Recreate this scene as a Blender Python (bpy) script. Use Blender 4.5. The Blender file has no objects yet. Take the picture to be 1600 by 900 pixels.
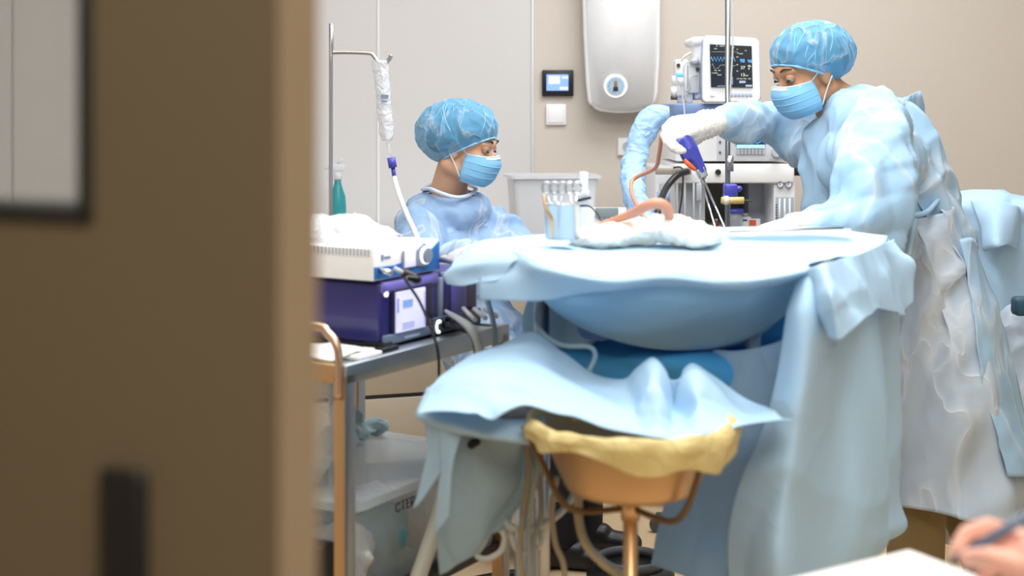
import bpy, bmesh, math, random
from mathutils import Vector, Matrix, noise, Euler
random.seed(7)
S = bpy.context.scene
C = S.collection
PI = math.pi

# ------------------------------------------------------------------ camera, world, lights, exposure
CAM_H = 1.40; F = 2222.0; HY = 170.0
def P(px, py, Y):
    """a point in the room from where the photo shows it and its distance along the floor"""
    return Vector(((px - 800.0) / F * Y, Y, CAM_H - (py - HY) / F * Y))
cam = bpy.data.cameras.new('camera'); co = bpy.data.objects.new('camera', cam); C.objects.link(co)
co.location = (0, 0, CAM_H); co.rotation_euler = (PI / 2, 0, 0)
cam.lens = 50.0; cam.sensor_width = 36.0; cam.shift_y = -(450 - HY) / 1600.0
cam.clip_start = 0.05; cam.clip_end = 60
cam.dof.use_dof = True; cam.dof.focus_distance = 4.3; cam.dof.aperture_fstop = 2.9
S.camera = co
S.view_settings.view_transform = 'Standard'; S.view_settings.look = 'None'
S.view_settings.gamma = 1.0; S.view_settings.use_curve_mapping = False
S.view_settings.exposure = 0.0
w = bpy.data.worlds.new('world'); S.world = w; w.use_nodes = True
w.node_tree.nodes['Background'].inputs[0].default_value = (0.8, 0.9, 1, 1)
w.node_tree.nodes['Background'].inputs[1].default_value = 0.3
def area(name, loc, size, power, col, rot=(0, 0, 0), sy=None):
    l = bpy.data.lights.new(name, 'AREA'); l.energy = power; l.color = col; l.shape = 'RECTANGLE'
    l.size = size; l.size_y = sy or size
    o = bpy.data.objects.new(name, l); C.objects.link(o); o.location = loc; o.rotation_euler = rot
    return o
area('ceiling_lamp_rear', (1.0, 4.6, 2.95), 1.6, 42, (0.97, 0.985, 1.0), sy=0.9)
area('ceiling_lamp_middle', (0.5, 3.4, 2.95), 2.0, 27, (0.97, 0.985, 1.0), sy=0.9)
area('ceiling_lamp_window_side', (-1.1, 3.5, 2.95), 1.2, 15, (0.98, 0.985, 1.0), sy=1.2)
area('door_side_fill', (0.5, 2.0, 2.95), 2.4, 34, (0.96, 0.985, 1.0), sy=0.6)  # added front fill for the drape faces, no known ceiling lamp
area('surgical_lamp_beam', (0.40, 2.9, 2.45), 0.6, 14, (1.0, 1.0, 0.98))
area('corridor_fill', (0.25, -0.5, 2.75), 1.6, 60, (1.0, 0.96, 0.88), rot=(math.radians(30), 0, 0), sy=0.8)  # added fill behind the camera, aimed at front faces and door

# ------------------------------------------------------------------ materials
def lin(h):
    h = h.lstrip('#'); v = [int(h[i:i + 2], 16) / 255 for i in (0, 2, 4)]
    return tuple((c / 12.92 if c <= 0.04045 else ((c + 0.055) / 1.055) ** 2.4) for c in v) + (1,)
def M(name, col, rough=0.5, metal=0.0, emit=None, es=1.0, bump=0.0, bscale=40, trans=0.0, alpha=1.0,
      transl=0.0, crease=0.0, cscale=9, spec=0.5, var=0.0, stretch=None, coat=0, fold=0.0):
    m = bpy.data.materials.new(name); m.use_nodes = True; nt = m.node_tree; N = nt.nodes; L = nt.links
    b = N['Principled BSDF']; out = N['Material Output']
    c = lin(col)
    b.inputs['Base Color'].default_value = c; b.inputs['Roughness'].default_value = rough
    b.inputs['Metallic'].default_value = metal; b.inputs['Specular IOR Level'].default_value = spec
    b.inputs['Coat Weight'].default_value = coat
    if emit: b.inputs['Emission Color'].default_value = lin(emit); b.inputs['Emission Strength'].default_value = es
    if trans: b.inputs['Transmission Weight'].default_value = trans
    tc = N.new('ShaderNodeTexCoord'); src = tc.outputs['Object']
    if stretch:
        mp = N.new('ShaderNodeMapping'); mp.inputs['Scale'].default_value = stretch; L.new(src, mp.inputs[0]); src = mp.outputs[0]
    nz = N.new('ShaderNodeTexNoise'); nz.inputs['Scale'].default_value = bscale; nz.inputs['Detail'].default_value = 3
    L.new(src, nz.inputs[0])
    mixv = N.new('ShaderNodeMix'); mixv.data_type = 'RGBA'; L.new(nz.outputs[0], mixv.inputs[0])
    v = var or 0.03
    mixv.inputs[6].default_value = tuple(x * (1 - v) for x in c[:3]) + (1,)
    mixv.inputs[7].default_value = tuple(min(1, x * (1 + v)) for x in c[:3]) + (1,)
    L.new(mixv.outputs[2], b.inputs['Base Color'])
    nrm = None
    if bump:
        bp = N.new('ShaderNodeBump'); bp.inputs['Strength'].default_value = bump; bp.inputs['Distance'].default_value = 0.002
        L.new(nz.outputs[0], bp.inputs['Height']); nrm = bp.outputs[0]
    if crease:
        n2 = N.new('ShaderNodeTexNoise'); n2.inputs['Scale'].default_value = cscale; n2.inputs['Detail'].default_value = 2.5
        n2.inputs['Distortion'].default_value = 0.6; L.new(src, n2.inputs[0])
        s = N.new('ShaderNodeMath'); s.operation = 'SUBTRACT'; s.inputs[1].default_value = 0.5; L.new(n2.outputs[0], s.inputs[0])
        a = N.new('ShaderNodeMath'); a.operation = 'ABSOLUTE'; L.new(s.outputs[0], a.inputs[0])
        q = N.new('ShaderNodeMath'); q.operation = 'POWER'; q.inputs[1].default_value = 0.6; L.new(a.outputs[0], q.inputs[0])
        b2 = N.new('ShaderNodeBump'); b2.invert = True; b2.inputs['Strength'].default_value = crease; b2.inputs['Distance'].default_value = 0.02
        L.new(q.outputs[0], b2.inputs['Height'])
        if nrm: L.new(nrm, b2.inputs['Normal'])
        nrm = b2.outputs[0]
        if fold:          # crease highlights put into the cloth colour as paler lines
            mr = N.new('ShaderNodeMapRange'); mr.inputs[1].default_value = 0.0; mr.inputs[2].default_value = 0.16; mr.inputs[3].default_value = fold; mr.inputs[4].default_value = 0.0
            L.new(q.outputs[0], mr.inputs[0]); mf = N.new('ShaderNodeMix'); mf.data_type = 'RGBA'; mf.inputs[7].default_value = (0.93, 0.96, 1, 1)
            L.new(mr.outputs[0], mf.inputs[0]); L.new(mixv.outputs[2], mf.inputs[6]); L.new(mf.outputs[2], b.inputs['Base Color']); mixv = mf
    if nrm: L.new(nrm, b.inputs['Normal'])
    sh = b.outputs[0]
    if transl:
        t = N.new('ShaderNodeBsdfTranslucent'); L.new(mixv.outputs[2], t.inputs[0])
        if nrm: L.new(nrm, t.inputs['Normal'])
        mx = N.new('ShaderNodeMixShader'); mx.inputs[0].default_value = transl
        L.new(sh, mx.inputs[1]); L.new(t.outputs[0], mx.inputs[2]); sh = mx.outputs[0]
    if alpha < 1:
        t = N.new('ShaderNodeBsdfTransparent'); mx = N.new('ShaderNodeMixShader'); mx.inputs[0].default_value = alpha
        L.new(t.outputs[0], mx.inputs[1]); L.new(sh, mx.inputs[2]); sh = mx.outputs[0]
    L.new(sh, out.inputs[0])
    return m
WALLG = M('wall_grey', '#d3d1d0', 0.6, bump=0.15, bscale=150)
WALLB = M('wall_beige', '#d2c9be', 0.6, bump=0.15, bscale=150)
FLOOR = M('floor_vinyl', '#cdb28e', 0.45, bump=0.1, bscale=60, var=0.08)
CEIL = M('ceiling_white', '#f0f0ee', 0.8)
CORR = M('corridor_wall_tan', '#b09a78', 0.7)
DOOR = M('door_laminate', '#615643', 0.55, bump=0.1, bscale=90)
DOORE = M('door_edge', '#93826a', 0.5)
GASK = M('black_rubber', '#1b1c1b', 0.6)
BLK = M('black_plastic', '#141619', 0.4)
GLASS = M('pane_glass', '#7d8078', 0.02, alpha=0.30, spec=0.5)
WHITE = M('white_plastic', '#f6f7f8', 0.35)
OFFW = M('offwhite_plastic', '#e2e4e6', 0.4)
LGREY = M('light_grey_plastic', '#b9bdc4', 0.45)
DGREY = M('dark_grey_plastic', '#4a4d52', 0.5)
SHELFB = M('machine_shelf_blue', '#7d98c6', 0.45)
EDGEB = M('monitor_rim_blue', '#b9c8e6', 0.4)
POLE = M('pole_steel', '#8f9498', 0.32, metal=1.0)
STEEL = M('stainless_steel', '#bfc2c5', 0.28, metal=1.0)
STEELD = M('brushed_steel', '#b4bcc2', 0.42, metal=1.0)
WARMSTEEL = M('steel_warm_reflection', '#d6b184', 0.36, metal=0.9, stretch=(1, 1, 0.05), bump=0.05)  # warm corridor reflection put into the steel's colour; the probe shares it
LEGWARM = M('leg_steel_warm_reflection', '#cda576', 0.35, metal=0.85)  # plain steel; the gold is reflected corridor light put into the colour
CHROME = M('chrome', '#dddfe2', 0.15, metal=1.0)
DRAPE = M('drape_light_blue', '#bfe0f8', 0.8, transl=0.22, crease=0.25, cscale=5, bump=0.12, bscale=350, spec=0.15)
DRAPEU = M('drape_blue_with_shade', '#a4d3f2', 0.8, transl=0.25, crease=0.25, cscale=5, bump=0.1, bscale=350, spec=0.15)  # pale drape darkened: shade of the sagging side is in the colour
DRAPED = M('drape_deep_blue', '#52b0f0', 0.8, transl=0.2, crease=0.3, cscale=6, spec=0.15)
DRAPEG = M('drape_thin_grey_blue', '#b2cbd8', 0.8, transl=0.3, crease=0.4, cscale=6, alpha=0.86, spec=0.15)
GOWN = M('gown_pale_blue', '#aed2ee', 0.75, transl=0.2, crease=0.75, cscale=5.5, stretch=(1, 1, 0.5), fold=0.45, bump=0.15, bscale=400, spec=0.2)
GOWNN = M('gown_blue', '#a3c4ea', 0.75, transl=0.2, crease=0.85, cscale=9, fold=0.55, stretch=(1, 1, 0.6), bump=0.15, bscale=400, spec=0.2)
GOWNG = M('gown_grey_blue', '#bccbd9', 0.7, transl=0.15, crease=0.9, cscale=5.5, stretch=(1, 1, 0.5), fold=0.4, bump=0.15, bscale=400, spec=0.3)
SLEEVEH = M('sleeve_sheath_blue', '#b4d8fa', 0.6, transl=0.25, crease=0.6, cscale=18, spec=0.3)
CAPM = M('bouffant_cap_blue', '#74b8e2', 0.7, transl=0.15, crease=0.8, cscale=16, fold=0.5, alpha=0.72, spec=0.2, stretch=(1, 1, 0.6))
CAPH = M('cap_hem_blue', '#8cc6ea', 0.7)
MASKM = M('mask_blue', '#8fccf4', 0.7, transl=0.15, bump=0.1, bscale=300, spec=0.2)
MASKW = M('mask_white_band', '#dfeffa', 0.7)
HAIR = M('hair_dark_brown', '#2c2422', 0.6, bump=0.8, bscale=60, stretch=(1, 1, 5))
SKIN = M('skin_nurse', '#dcae90', 0.5, bump=0.05, bscale=120, spec=0.35, var=0.06)
SKIN2 = M('skin_surgeon', '#bb8a68', 0.5, spec=0.35)
SKIN3 = M('skin_hand', '#e9b09c', 0.5, spec=0.35, var=0.1, bscale=30)
LIDM = M('eyelid_skin', '#bd8b70', 0.5)
EYEW = M('eye_white', '#e8e4df', 0.3)
NAVY = M('navy_scrubs', '#1b2347', 0.8)
BLKTR = M('black_trousers', '#101218', 0.85)
OLIVE = M('olive_trousers', '#85714a', 0.85, bump=0.1)
GLOVE = M('latex_glove', '#e6e2da', 0.5, bump=0.1, bscale=60, crease=0.2, cscale=40, spec=0.4)
PURP = M('generator_purple', '#2e2c72', 0.35, coat=0.2)
PURPL = M('generator_light_purple', '#7a74c8', 0.35)
BLUEP = M('panel_blue', '#2a6cb8', 0.35)
SCRW = M('screen_white', '#dcdcf6', 0.3, emit='#c8c8f4', es=0.55)
SCRB = M('screen_dark', '#20242c', 0.2, emit='#242a33', es=0.5)
TRB = M('trace_blue', '#5fb0f0', 0.5, emit='#5fb0f0', es=0.8)
TRG = M('trace_grey', '#9aa08c', 0.5, emit='#9aa08c', es=0.5)
TRY = M('trace_pale', '#d8d4c0', 0.5, emit='#d8d4c0', es=0.6)
LED = M('led_white', '#ffffff', 0.5, emit='#ffffff', es=0.95)
SCRT = M('thermostat_screen', '#7aa0f0', 0.3, emit='#86a8ff', es=0.7)
SCRT2 = M('thermostat_field', '#c6cdfa', 0.3, emit='#c6cdfa', es=0.75)
CLEAR = M('clear_plastic', '#e9eef2', 0.15, alpha=0.32, spec=0.6)
CLEARW = M('frosted_plastic', '#e6e9ee', 0.3, alpha=0.62, spec=0.5)
CLEARB = M('clear_bin_plastic', '#cfd8de', 0.2, alpha=0.26, spec=0.6)
BAGP = M('crumpled_clear_film', '#f2f6fa', 0.12, alpha=0.42, crease=0.5, cscale=30, spec=0.7)
TEAL = M('teal_liquid', '#2f8f96', 0.3)
YELL = M('yellow_liner', '#f2e3a6', 0.4, transl=0.3, crease=0.5, cscale=16, alpha=0.82, spec=0.5)
SALM = M('salmon_tubing', '#cf8e72', 0.45)
GTUBE = M('grey_tubing', '#9aa09c', 0.3, alpha=0.9)
WTUBE = M('pale_tubing', '#c9cdc8', 0.3)
KHTUBE = M('khaki_tubing', '#a3957a', 0.4)
BTUBE = M('blue_grey_tubing', '#8fb0c4', 0.4)
GAUZE = M('gauze_white', '#f8f6ee', 0.9, transl=0.15, crease=0.6, cscale=25, bump=0.5, bscale=300)
TOOLB = M('tool_handle_blue', '#3a3f9e', 0.3, coat=0.3)
ORANGE = M('orange_plastic', '#e8622c', 0.45)
CLAMPB = M('clamp_violet_blue', '#4a4fb8', 0.35)
PAPER = M('paper_white', '#f4f2ee', 0.8)
CARD = M('cabinet_beige', '#b9ae9c', 0.6)
TXTC = M('ink_grey', '#7c8aa4', 0.6)
TXTD = M('ink_dark', '#1c2428', 0.6)
YTUBE = M('pale_yellow_plastic', '#ecd68e', 0.4)
PENM = M('pen_grey_blue', '#5d6f86', 0.35)
CLOTHT = M('teal_cloth', '#5e9fb0', 0.8, crease=0.5)
CLOTHW = M('white_cloth', '#e4e8ea', 0.8, transl=0.1, crease=0.6, cscale=14)

# ------------------------------------------------------------------ mesh builder
def cr(p0, p1, p2, p3, t):
    return 0.5 * ((2 * p1) + (p2 - p0) * t + (2 * p0 - 5 * p1 + 4 * p2 - p3) * t * t + (3 * p1 - p0 - 3 * p2 + p3) * t ** 3)
def spl(pts, n, closed=False):
    """n samples per segment of a smooth curve through pts (Vectors or floats)"""
    m = len(pts); out = []
    for i in range(m if closed else m - 1):
        if closed: a, b, c, d = pts[(i - 1) % m], pts[i], pts[(i + 1) % m], pts[(i + 2) % m]
        else: a, b, c, d = pts[max(i - 1, 0)], pts[i], pts[i + 1], pts[min(i + 2, m - 1)]
        for k in range(n): out.append(cr(a, b, c, d, k / n))
    if not closed: out.append(pts[-1])
    return out
def ridge(v, f):
    return (1 - abs(noise.noise(v * f))) ** 3 - 0.35
_rn = random.Random(11)
FOLDS = [(Vector((_rn.uniform(-1, 1), _rn.uniform(-1, 1), _rn.uniform(-.55, .55))).normalized(), _rn.uniform(0.7, 1.5), _rn.uniform(0, 9)) for _ in range(7)]
def crumple(p, f):
    """sharp creases of thin nonwoven cloth: folded planes, each only where a slow noise lets it show"""
    w_ = noise.noise(p * f * 0.55) * 1.1; h = 0
    for i, (d, k, o) in enumerate(FOLDS):
        x = p.dot(d) * f * k + o + w_; t = abs((x % 1.0) - 0.5) * 2
        g_ = max(0.0, noise.noise(p * f * 0.45 + Vector((i * 3.1, o, 1.7))) + 0.22)
        h += g_ * (1 - t) ** 2.2 * (1 if i % 2 else -0.7)
    return h
class MB:
    def __init__(s): s.bm = bmesh.new(); s.mats = []
    def _m(s, mat):
        if mat is None: mat = s.mats[0] if s.mats else None
        if mat is None: return 0
        if mat not in s.mats: s.mats.append(mat)
        return s.mats.index(mat)
    def _fin(s, before, mat, smooth):
        i = s._m(mat)
        for f in s.bm.faces:
            if f not in before: f.material_index = i; f.smooth = smooth
    def _add(s, bm2, mat, smooth=False):
        i = s._m(mat); vm = {}
        for v in bm2.verts: vm[v] = s.bm.verts.new(v.co)
        for f in bm2.faces:
            try: g = s.bm.faces.new([vm[v] for v in f.verts])
            except ValueError: continue
            g.material_index = i; g.smooth = smooth
        bm2.free(); return s
    def box(s, c, d, mat=None, bev=0.0, rot=None, seg=2):
        b = bmesh.new(); R = (rot.to_matrix().to_4x4() if isinstance(rot, Euler) else (rot or Matrix()))
        bmesh.ops.create_cube(b, size=1, matrix=Matrix.Translation(Vector(c)) @ R @ Matrix.Diagonal((d[0], d[1], d[2], 1)))
        if bev: bmesh.ops.bevel(b, geom=b.edges[:], offset=bev, segments=seg, affect='EDGES', profile=0.5)
        return s._add(b, mat, bev > 0 and seg > 1)
    def cyl(s, a, c, r, r2=None, mat=None, seg=20, smooth=True):
        a, c = Vector(a), Vector(c); d = c - a; b = bmesh.new()
        q = Vector((0, 0, 1)).rotation_difference(d.normalized()).to_matrix().to_4x4()
        bmesh.ops.create_cone(b, cap_ends=True, segments=seg, radius1=r, radius2=r if r2 is None else r2, depth=d.length,
                              matrix=Matrix.Translation((a + c) / 2) @ q)
        i0 = len(s.bm.faces); s._add(b, mat, smooth)
        for f in list(s.bm.faces)[i0:]:
            if len(f.verts) > 4: f.smooth = False
        return s
    def ell(s, c, r, mat=None, rot=None, u=20, v=14):
        b = bmesh.new(); R = rot if rot is not None else Matrix()
        if isinstance(r, (int, float)): r = (r, r, r)
        bmesh.ops.create_uvsphere(b, u_segments=u, v_segments=v, radius=1, matrix=Matrix.Translation(Vector(c)) @ R.to_4x4() @ Matrix.Diagonal((r[0], r[1], r[2], 1)))
        return s._add(b, mat, True)
    def cap(s, a, ra, c, rb, mat=None, seg=16):
        a, c = Vector(a), Vector(c)
        s.ell(a, ra, mat, u=seg, v=10); s.ell(c, rb, mat, u=seg, v=10)
        if (c - a).length > 1e-4: s.cyl(a, c, ra, rb, mat, seg)
        return s
    def tube(s, pts, r, mat=None, seg=10, n=6, smoothpath=True):
        pts = [Vector(p) for p in pts]; R = r if isinstance(r, (list, tuple)) else [r] * len(pts)
        if smoothpath and len(pts) > 2: R = spl(list(map(float, R)), n); pts = spl(pts, n)
        b = bmesh.new(); rings = []; up = None
        for i, p in enumerate(pts):
            t = (pts[min(i + 1, len(pts) - 1)] - pts[max(i - 1, 0)]).normalized()
            if up is None: up = t.orthogonal().normalized()
            up = (up - t * up.dot(t)); up = up.normalized() if up.length > 1e-6 else t.orthogonal().normalized()
            sd = t.cross(up)
            rings.append([b.verts.new(p + (up * math.cos(2 * PI * k / seg) + sd * math.sin(2 * PI * k / seg)) * R[i]) for k in range(seg)])
        for i in range(len(rings) - 1):
            for k in range(seg): b.faces.new((rings[i][k], rings[i][(k + 1) % seg], rings[i + 1][(k + 1) % seg], rings[i + 1][k]))
        b.faces.new(rings[0][::-1]); b.faces.new(rings[-1])
        return s._add(b, mat, True)
    def lathe(s, prof, c, mat=None, seg=40, axis=None):
        b = bmesh.new(); c = Vector(c); rings = []
        for (r, z) in prof:
            rings.append([b.verts.new(c + Vector((r * math.cos(2 * PI * k / seg), r * math.sin(2 * PI * k / seg), z))) for k in range(seg)])
        for i in range(len(rings) - 1):
            for k in range(seg): b.faces.new((rings[i][k], rings[i][(k + 1) % seg], rings[i + 1][(k + 1) % seg], rings[i + 1][k]))
        bmesh.ops.remove_doubles(b, verts=b.verts, dist=1e-6)
        if axis is not None:
            q = Vector((0, 0, 1)).rotation_difference(Vector(axis).normalized()).to_matrix().to_4x4()
            bmesh.ops.transform(b, verts=b.verts, matrix=Matrix.Translation(c) @ q @ Matrix.Translation(-c))
        return s._add(b, mat, True)
    def prism(s, pts, n, th, mat=None, bev=0.0, smooth=False):
        """extrude a planar outline (3D points) by th along n"""
        b = bmesh.new(); n = Vector(n).normalized() * th
        A = [b.verts.new(Vector(p)) for p in pts]; B = [b.verts.new(Vector(p) + n) for p in pts]; k = len(A)
        b.faces.new(A[::-1]); b.faces.new(B)
        for i in range(k): b.faces.new((A[i], A[(i + 1) % k], B[(i + 1) % k], B[i]))
        bmesh.ops.recalc_face_normals(b, faces=b.faces)
        if bev: bmesh.ops.bevel(b, geom=[e for e in b.edges if len(e.link_faces) == 2 and e.calc_face_angle(0) > 0.6], offset=bev, segments=3, affect='EDGES')
        return s._add(b, mat, smooth)
    def sheet(s, rows, mat=None, nu=6, nv=6, th=0.0015, amp=0.0, freq=6, ramp=0.0, rfreq=5, seed=0, closed=False, dom=None, cr_=0.0, crf=4):
        """smooth cloth through a grid of 3D points, wrinkled and given a thickness"""
        rows = [[Vector(p) for p in r] for r in rows]
        g = [spl(r, nu, closed) for r in rows]
        cols = [spl([g[i][j] for i in range(len(g))], nv) for j in range(len(g[0]))]
        H = len(cols[0]); W = len(cols); pos = [[cols[j][i].copy() for j in range(W)] for i in range(H)]
        off = Vector((seed * 7.3, seed * 3.1, seed * 1.7)); out = []
        for i in range(H):
            r = []
            for j in range(W):
                ja, jb = ((j - 1) % W, (j + 1) % W) if closed else (max(j - 1, 0), min(j + 1, W - 1))
                a = pos[i][jb] - pos[i][ja]; c = pos[min(i + 1, H - 1)][j] - pos[max(i - 1, 0)][j]
                nn = a.cross(c); nn = nn.normalized() if nn.length > 1e-9 else Vector((0, -1, 0))
                p = pos[i][j]; d = 0
                q_ = (dom @ p if dom else p) + off
                if amp: d += amp * noise.noise(q_ * freq)
                if ramp: d += ramp * ridge(q_, rfreq)
                if cr_: d += cr_ * crumple(q_, crf)
                r.append((p + nn * d, nn))
            out.append(r)
        b = bmesh.new()
        T = [[b.verts.new(q[0] + q[1] * th / 2) for q in r] for r in out]
        Bt = [[b.verts.new(q[0] - q[1] * th / 2) for q in r] for r in out]
        wr = range(W) if closed else range(W - 1)
        for i in range(H - 1):
            for j in wr:
                k = (j + 1) % W
                b.faces.new((T[i][j], T[i][k], T[i + 1][k], T[i + 1][j])); b.faces.new((Bt[i][j], Bt[i + 1][j], Bt[i + 1][k], Bt[i][k]))
        for j in wr:
            k = (j + 1) % W
            b.faces.new((T[0][k], T[0][j], Bt[0][j], Bt[0][k])); b.faces.new((T[-1][j], T[-1][k], Bt[-1][k], Bt[-1][j]))
        if not closed:
            for i in range(H - 1):
                b.faces.new((T[i][0], T[i + 1][0], Bt[i + 1][0], Bt[i][0])); b.faces.new((T[i + 1][-1], T[i][-1], Bt[i][-1], Bt[i + 1][-1]))
        return s._add(b, mat, True)
    def text(s, body, size, mtx, mat, depth=0.0005):
        cu = bpy.data.curves.new('txt', 'FONT'); cu.body = body; cu.size = size; cu.extrude = depth; cu.align_x = 'LEFT'
        o = bpy.data.objects.new('txt', cu); C.objects.link(o); dg = bpy.context.evaluated_depsgraph_get()
        me = bpy.data.meshes.new_from_object(o.evaluated_get(dg)); bpy.data.objects.remove(o); bpy.data.curves.remove(cu)
        b = bmesh.new(); b.from_mesh(me); bmesh.ops.transform(b, verts=b.verts, matrix=mtx); bpy.data.meshes.remove(me)
        return s._add(b, mat)
    def remesh(s, voxel, smooth=4, fn=None, mat=None, factor=0.5):
        """melt everything collected so far into one continuous skin"""
        me = bpy.data.meshes.new('t'); s.bm.to_mesh(me); o = bpy.data.objects.new('t', me); C.objects.link(o)
        m = o.modifiers.new('r', 'REMESH'); m.mode = 'VOXEL'; m.voxel_size = voxel; m.use_smooth_shade = True
        if smooth:
            m = o.modifiers.new('s', 'SMOOTH'); m.iterations = smooth; m.factor = factor
        dg = bpy.context.evaluated_depsgraph_get(); me2 = bpy.data.meshes.new_from_object(o.evaluated_get(dg))
        bpy.data.objects.remove(o); bpy.data.meshes.remove(me)
        s.bm.free(); s.bm = bmesh.new(); s.bm.from_mesh(me2); bpy.data.meshes.remove(me2)
        if fn:
            s.bm.normal_update()
            mv = [(v, fn(v.co.copy(), v.normal.copy())) for v in s.bm.verts]
            for v, d in mv: v.co += v.normal * d
        s.mats = [mat] if mat else s.mats[:1]
        for f in s.bm.faces: f.material_index = 0; f.smooth = True
        return s
    def cut(s, co_, no):
        """keep the side the normal points away from"""
        bmesh.ops.bisect_plane(s.bm, geom=s.bm.verts[:] + s.bm.edges[:] + s.bm.faces[:], plane_co=co_, plane_no=no, clear_outer=True)
        return s

def tag(o, label, cat, group=None, kind=None):
    if label: o['label'] = label
    if cat: o['category'] = cat
    if group: o['group'] = group
    if kind: o['kind'] = kind
    return o
WM = {}
def thing(name, label, cat, loc=(0, 0, 0), rz=0.0, group=None, rot=None):
    o = bpy.data.objects.new(name, None); C.objects.link(o); o.location = loc
    o.rotation_euler = rot or (0, 0, rz); o.empty_display_size = 0.05
    WM[o.name] = Matrix.Translation(Vector(loc)) @ o.rotation_euler.to_matrix().to_4x4()
    return tag(o, label, cat, group)
def build(name, mb, mat=None, parent=None, world=True, label=None):
    """one mesh object. world=True: the shape was drawn in room coordinates"""
    me = bpy.data.meshes.new(name)
    if mat is not None and not mb.mats: mb.mats = [mat]
    if parent is None and world:
        lo = Vector((1e9,) * 3); hi = -lo
        for v in mb.bm.verts:
            for k in range(3): lo[k] = min(lo[k], v.co[k]); hi[k] = max(hi[k], v.co[k])
        base = Vector(((lo.x + hi.x) / 2, (lo.y + hi.y) / 2, lo.z)); Mx = Matrix.Translation(base)
    elif parent is not None: Mx = WM[parent.name] if world else Matrix()
    else: Mx = Matrix()
    if world: bmesh.ops.transform(mb.bm, verts=mb.bm.verts, matrix=Mx.inverted())
    bmesh.ops.recalc_face_normals(mb.bm, faces=mb.bm.faces)
    mb.bm.to_mesh(me); mb.bm.free()
    for m in mb.mats: me.materials.append(m)
    o = bpy.data.objects.new(name, me); C.objects.link(o)
    if parent is not None:
        o.parent = parent; WM[o.name] = WM[parent.name]
    elif world: o.location = base; WM[o.name] = Mx
    else: WM[o.name] = Matrix()
    if label: o['label'] = label
    return o
def struct(name, mb, mat=None):
    o = build(name, mb, mat); o['kind'] = 'structure'; return o
def B(c, d, mat, **k): return MB().box(c, d, mat, **k)

# ------------------------------------------------------------------ the setting
CEILZ = 3.0
corner = Vector((0.086, 6.0, 0)); LD = Vector((-0.95, -0.312, 0)).normalized(); LEN = 2.75
LE = corner + LD * LEN                      # left end of the grey wall
struct('floor', B((0.3, 2.2, -0.03), (7.6, 8.4, 0.06), FLOOR))
struct('ceiling', B((0.3, 2.2, CEILZ + 0.03), (7.6, 8.4, 0.06), CEIL))
struct('wall_back', B((1.93, 6.05, CEILZ / 2), (3.7, 0.1, CEILZ), WALLB))
def slab(a, d, length, th, z0, z1, mat, name, side=1):
    n = Vector((-d.y, d.x, 0)) * side
    q = [a, a + d * length, a + d * length + n * th, a + n * th]
    struct(name, MB().prism([(p.x, p.y, z0) for p in q], (0, 0, 1), z1 - z0, mat))
slab(corner, LD, LEN, 0.1, 0, CEILZ, WALLG, 'wall_left', -1)
struct('wall_side', B((LE.x - 0.05, (LE.y + 1.3) / 2, CEILZ / 2), (0.1, LE.y - 1.3 + 0.2, CEILZ), WALLG))
struct('wall_right', B((3.75, 3.6, CEILZ / 2), (0.1, 4.9, CEILZ), WALLB))
struct('wall_front_left', B((-1.78, 1.42, CEILZ / 2), (1.56, 0.12, CEILZ), WALLB))
struct('wall_front_right', B((2.4, 1.42, CEILZ / 2), (2.7, 0.12, CEILZ), WALLB))
struct('wall_front_top', B((0.03, 1.42, 2.6), (2.05, 0.12, 0.8), WALLB))
struct('wall_corridor_left', B((-2.5, -0.3, CEILZ / 2), (0.1, 3.5, CEILZ), CORR))
struct('wall_corridor_right', B((2.5, -0.3, CEILZ / 2), (0.1, 3.5, CEILZ), CORR))
struct('wall_corridor_back', B((0, -1.95, CEILZ / 2), (5.1, 0.1, CEILZ), CORR))
# panel joints of the grey wall and the corner bead
nrmL = Vector((LD.y, -LD.x, 0)); nrmL = nrmL if nrmL.y < 0 else -nrmL
def on_left_wall(px):
    r = (px - 800) / F; t = (r * corner.y - corner.x) / (LD.x - r * LD.y); return corner + LD * t
for k, (px, mt) in enumerate(((591, WHITE), (21, LGREY))):
    p = on_left_wall(px) + nrmL * 0.002
    struct('trim_%d' % (k + 1), MB().box((p.x, p.y, CEILZ / 2), (0.007, 0.007, CEILZ), mt))
p = on_left_wall(153) + nrmL * 0.015
struct('trim_3', MB().box((p.x, p.y, CEILZ / 2), (0.06, 0.03, CEILZ), WHITE, rot=Euler((0, 0, math.atan2(-LD.y, -LD.x)))))
struct('trim_4', MB().cyl((corner.x, corner.y - 0.004, 0), (corner.x, corner.y - 0.004, CEILZ), 0.006, mat=OFFW, seg=8))
slab(corner + nrmL * 0.012 + LD * 0.02, LD, LEN - 0.05, 0.012, 0, 0.1, LGREY, 'baseboard_left', 1 if (Vector((-LD.y, LD.x, 0)).dot(nrmL) > 0) else -1)
struct('baseboard_back', B((1.9, 5.99, 0.05), (3.55, 0.014, 0.1), LGREY))

# door: hinged on the left, standing ajar in front of the camera
DR = thing('door_1', None, None, (-0.146, 0.90, 0.0), math.radians(-25)); DR['kind'] = 'structure'
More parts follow.
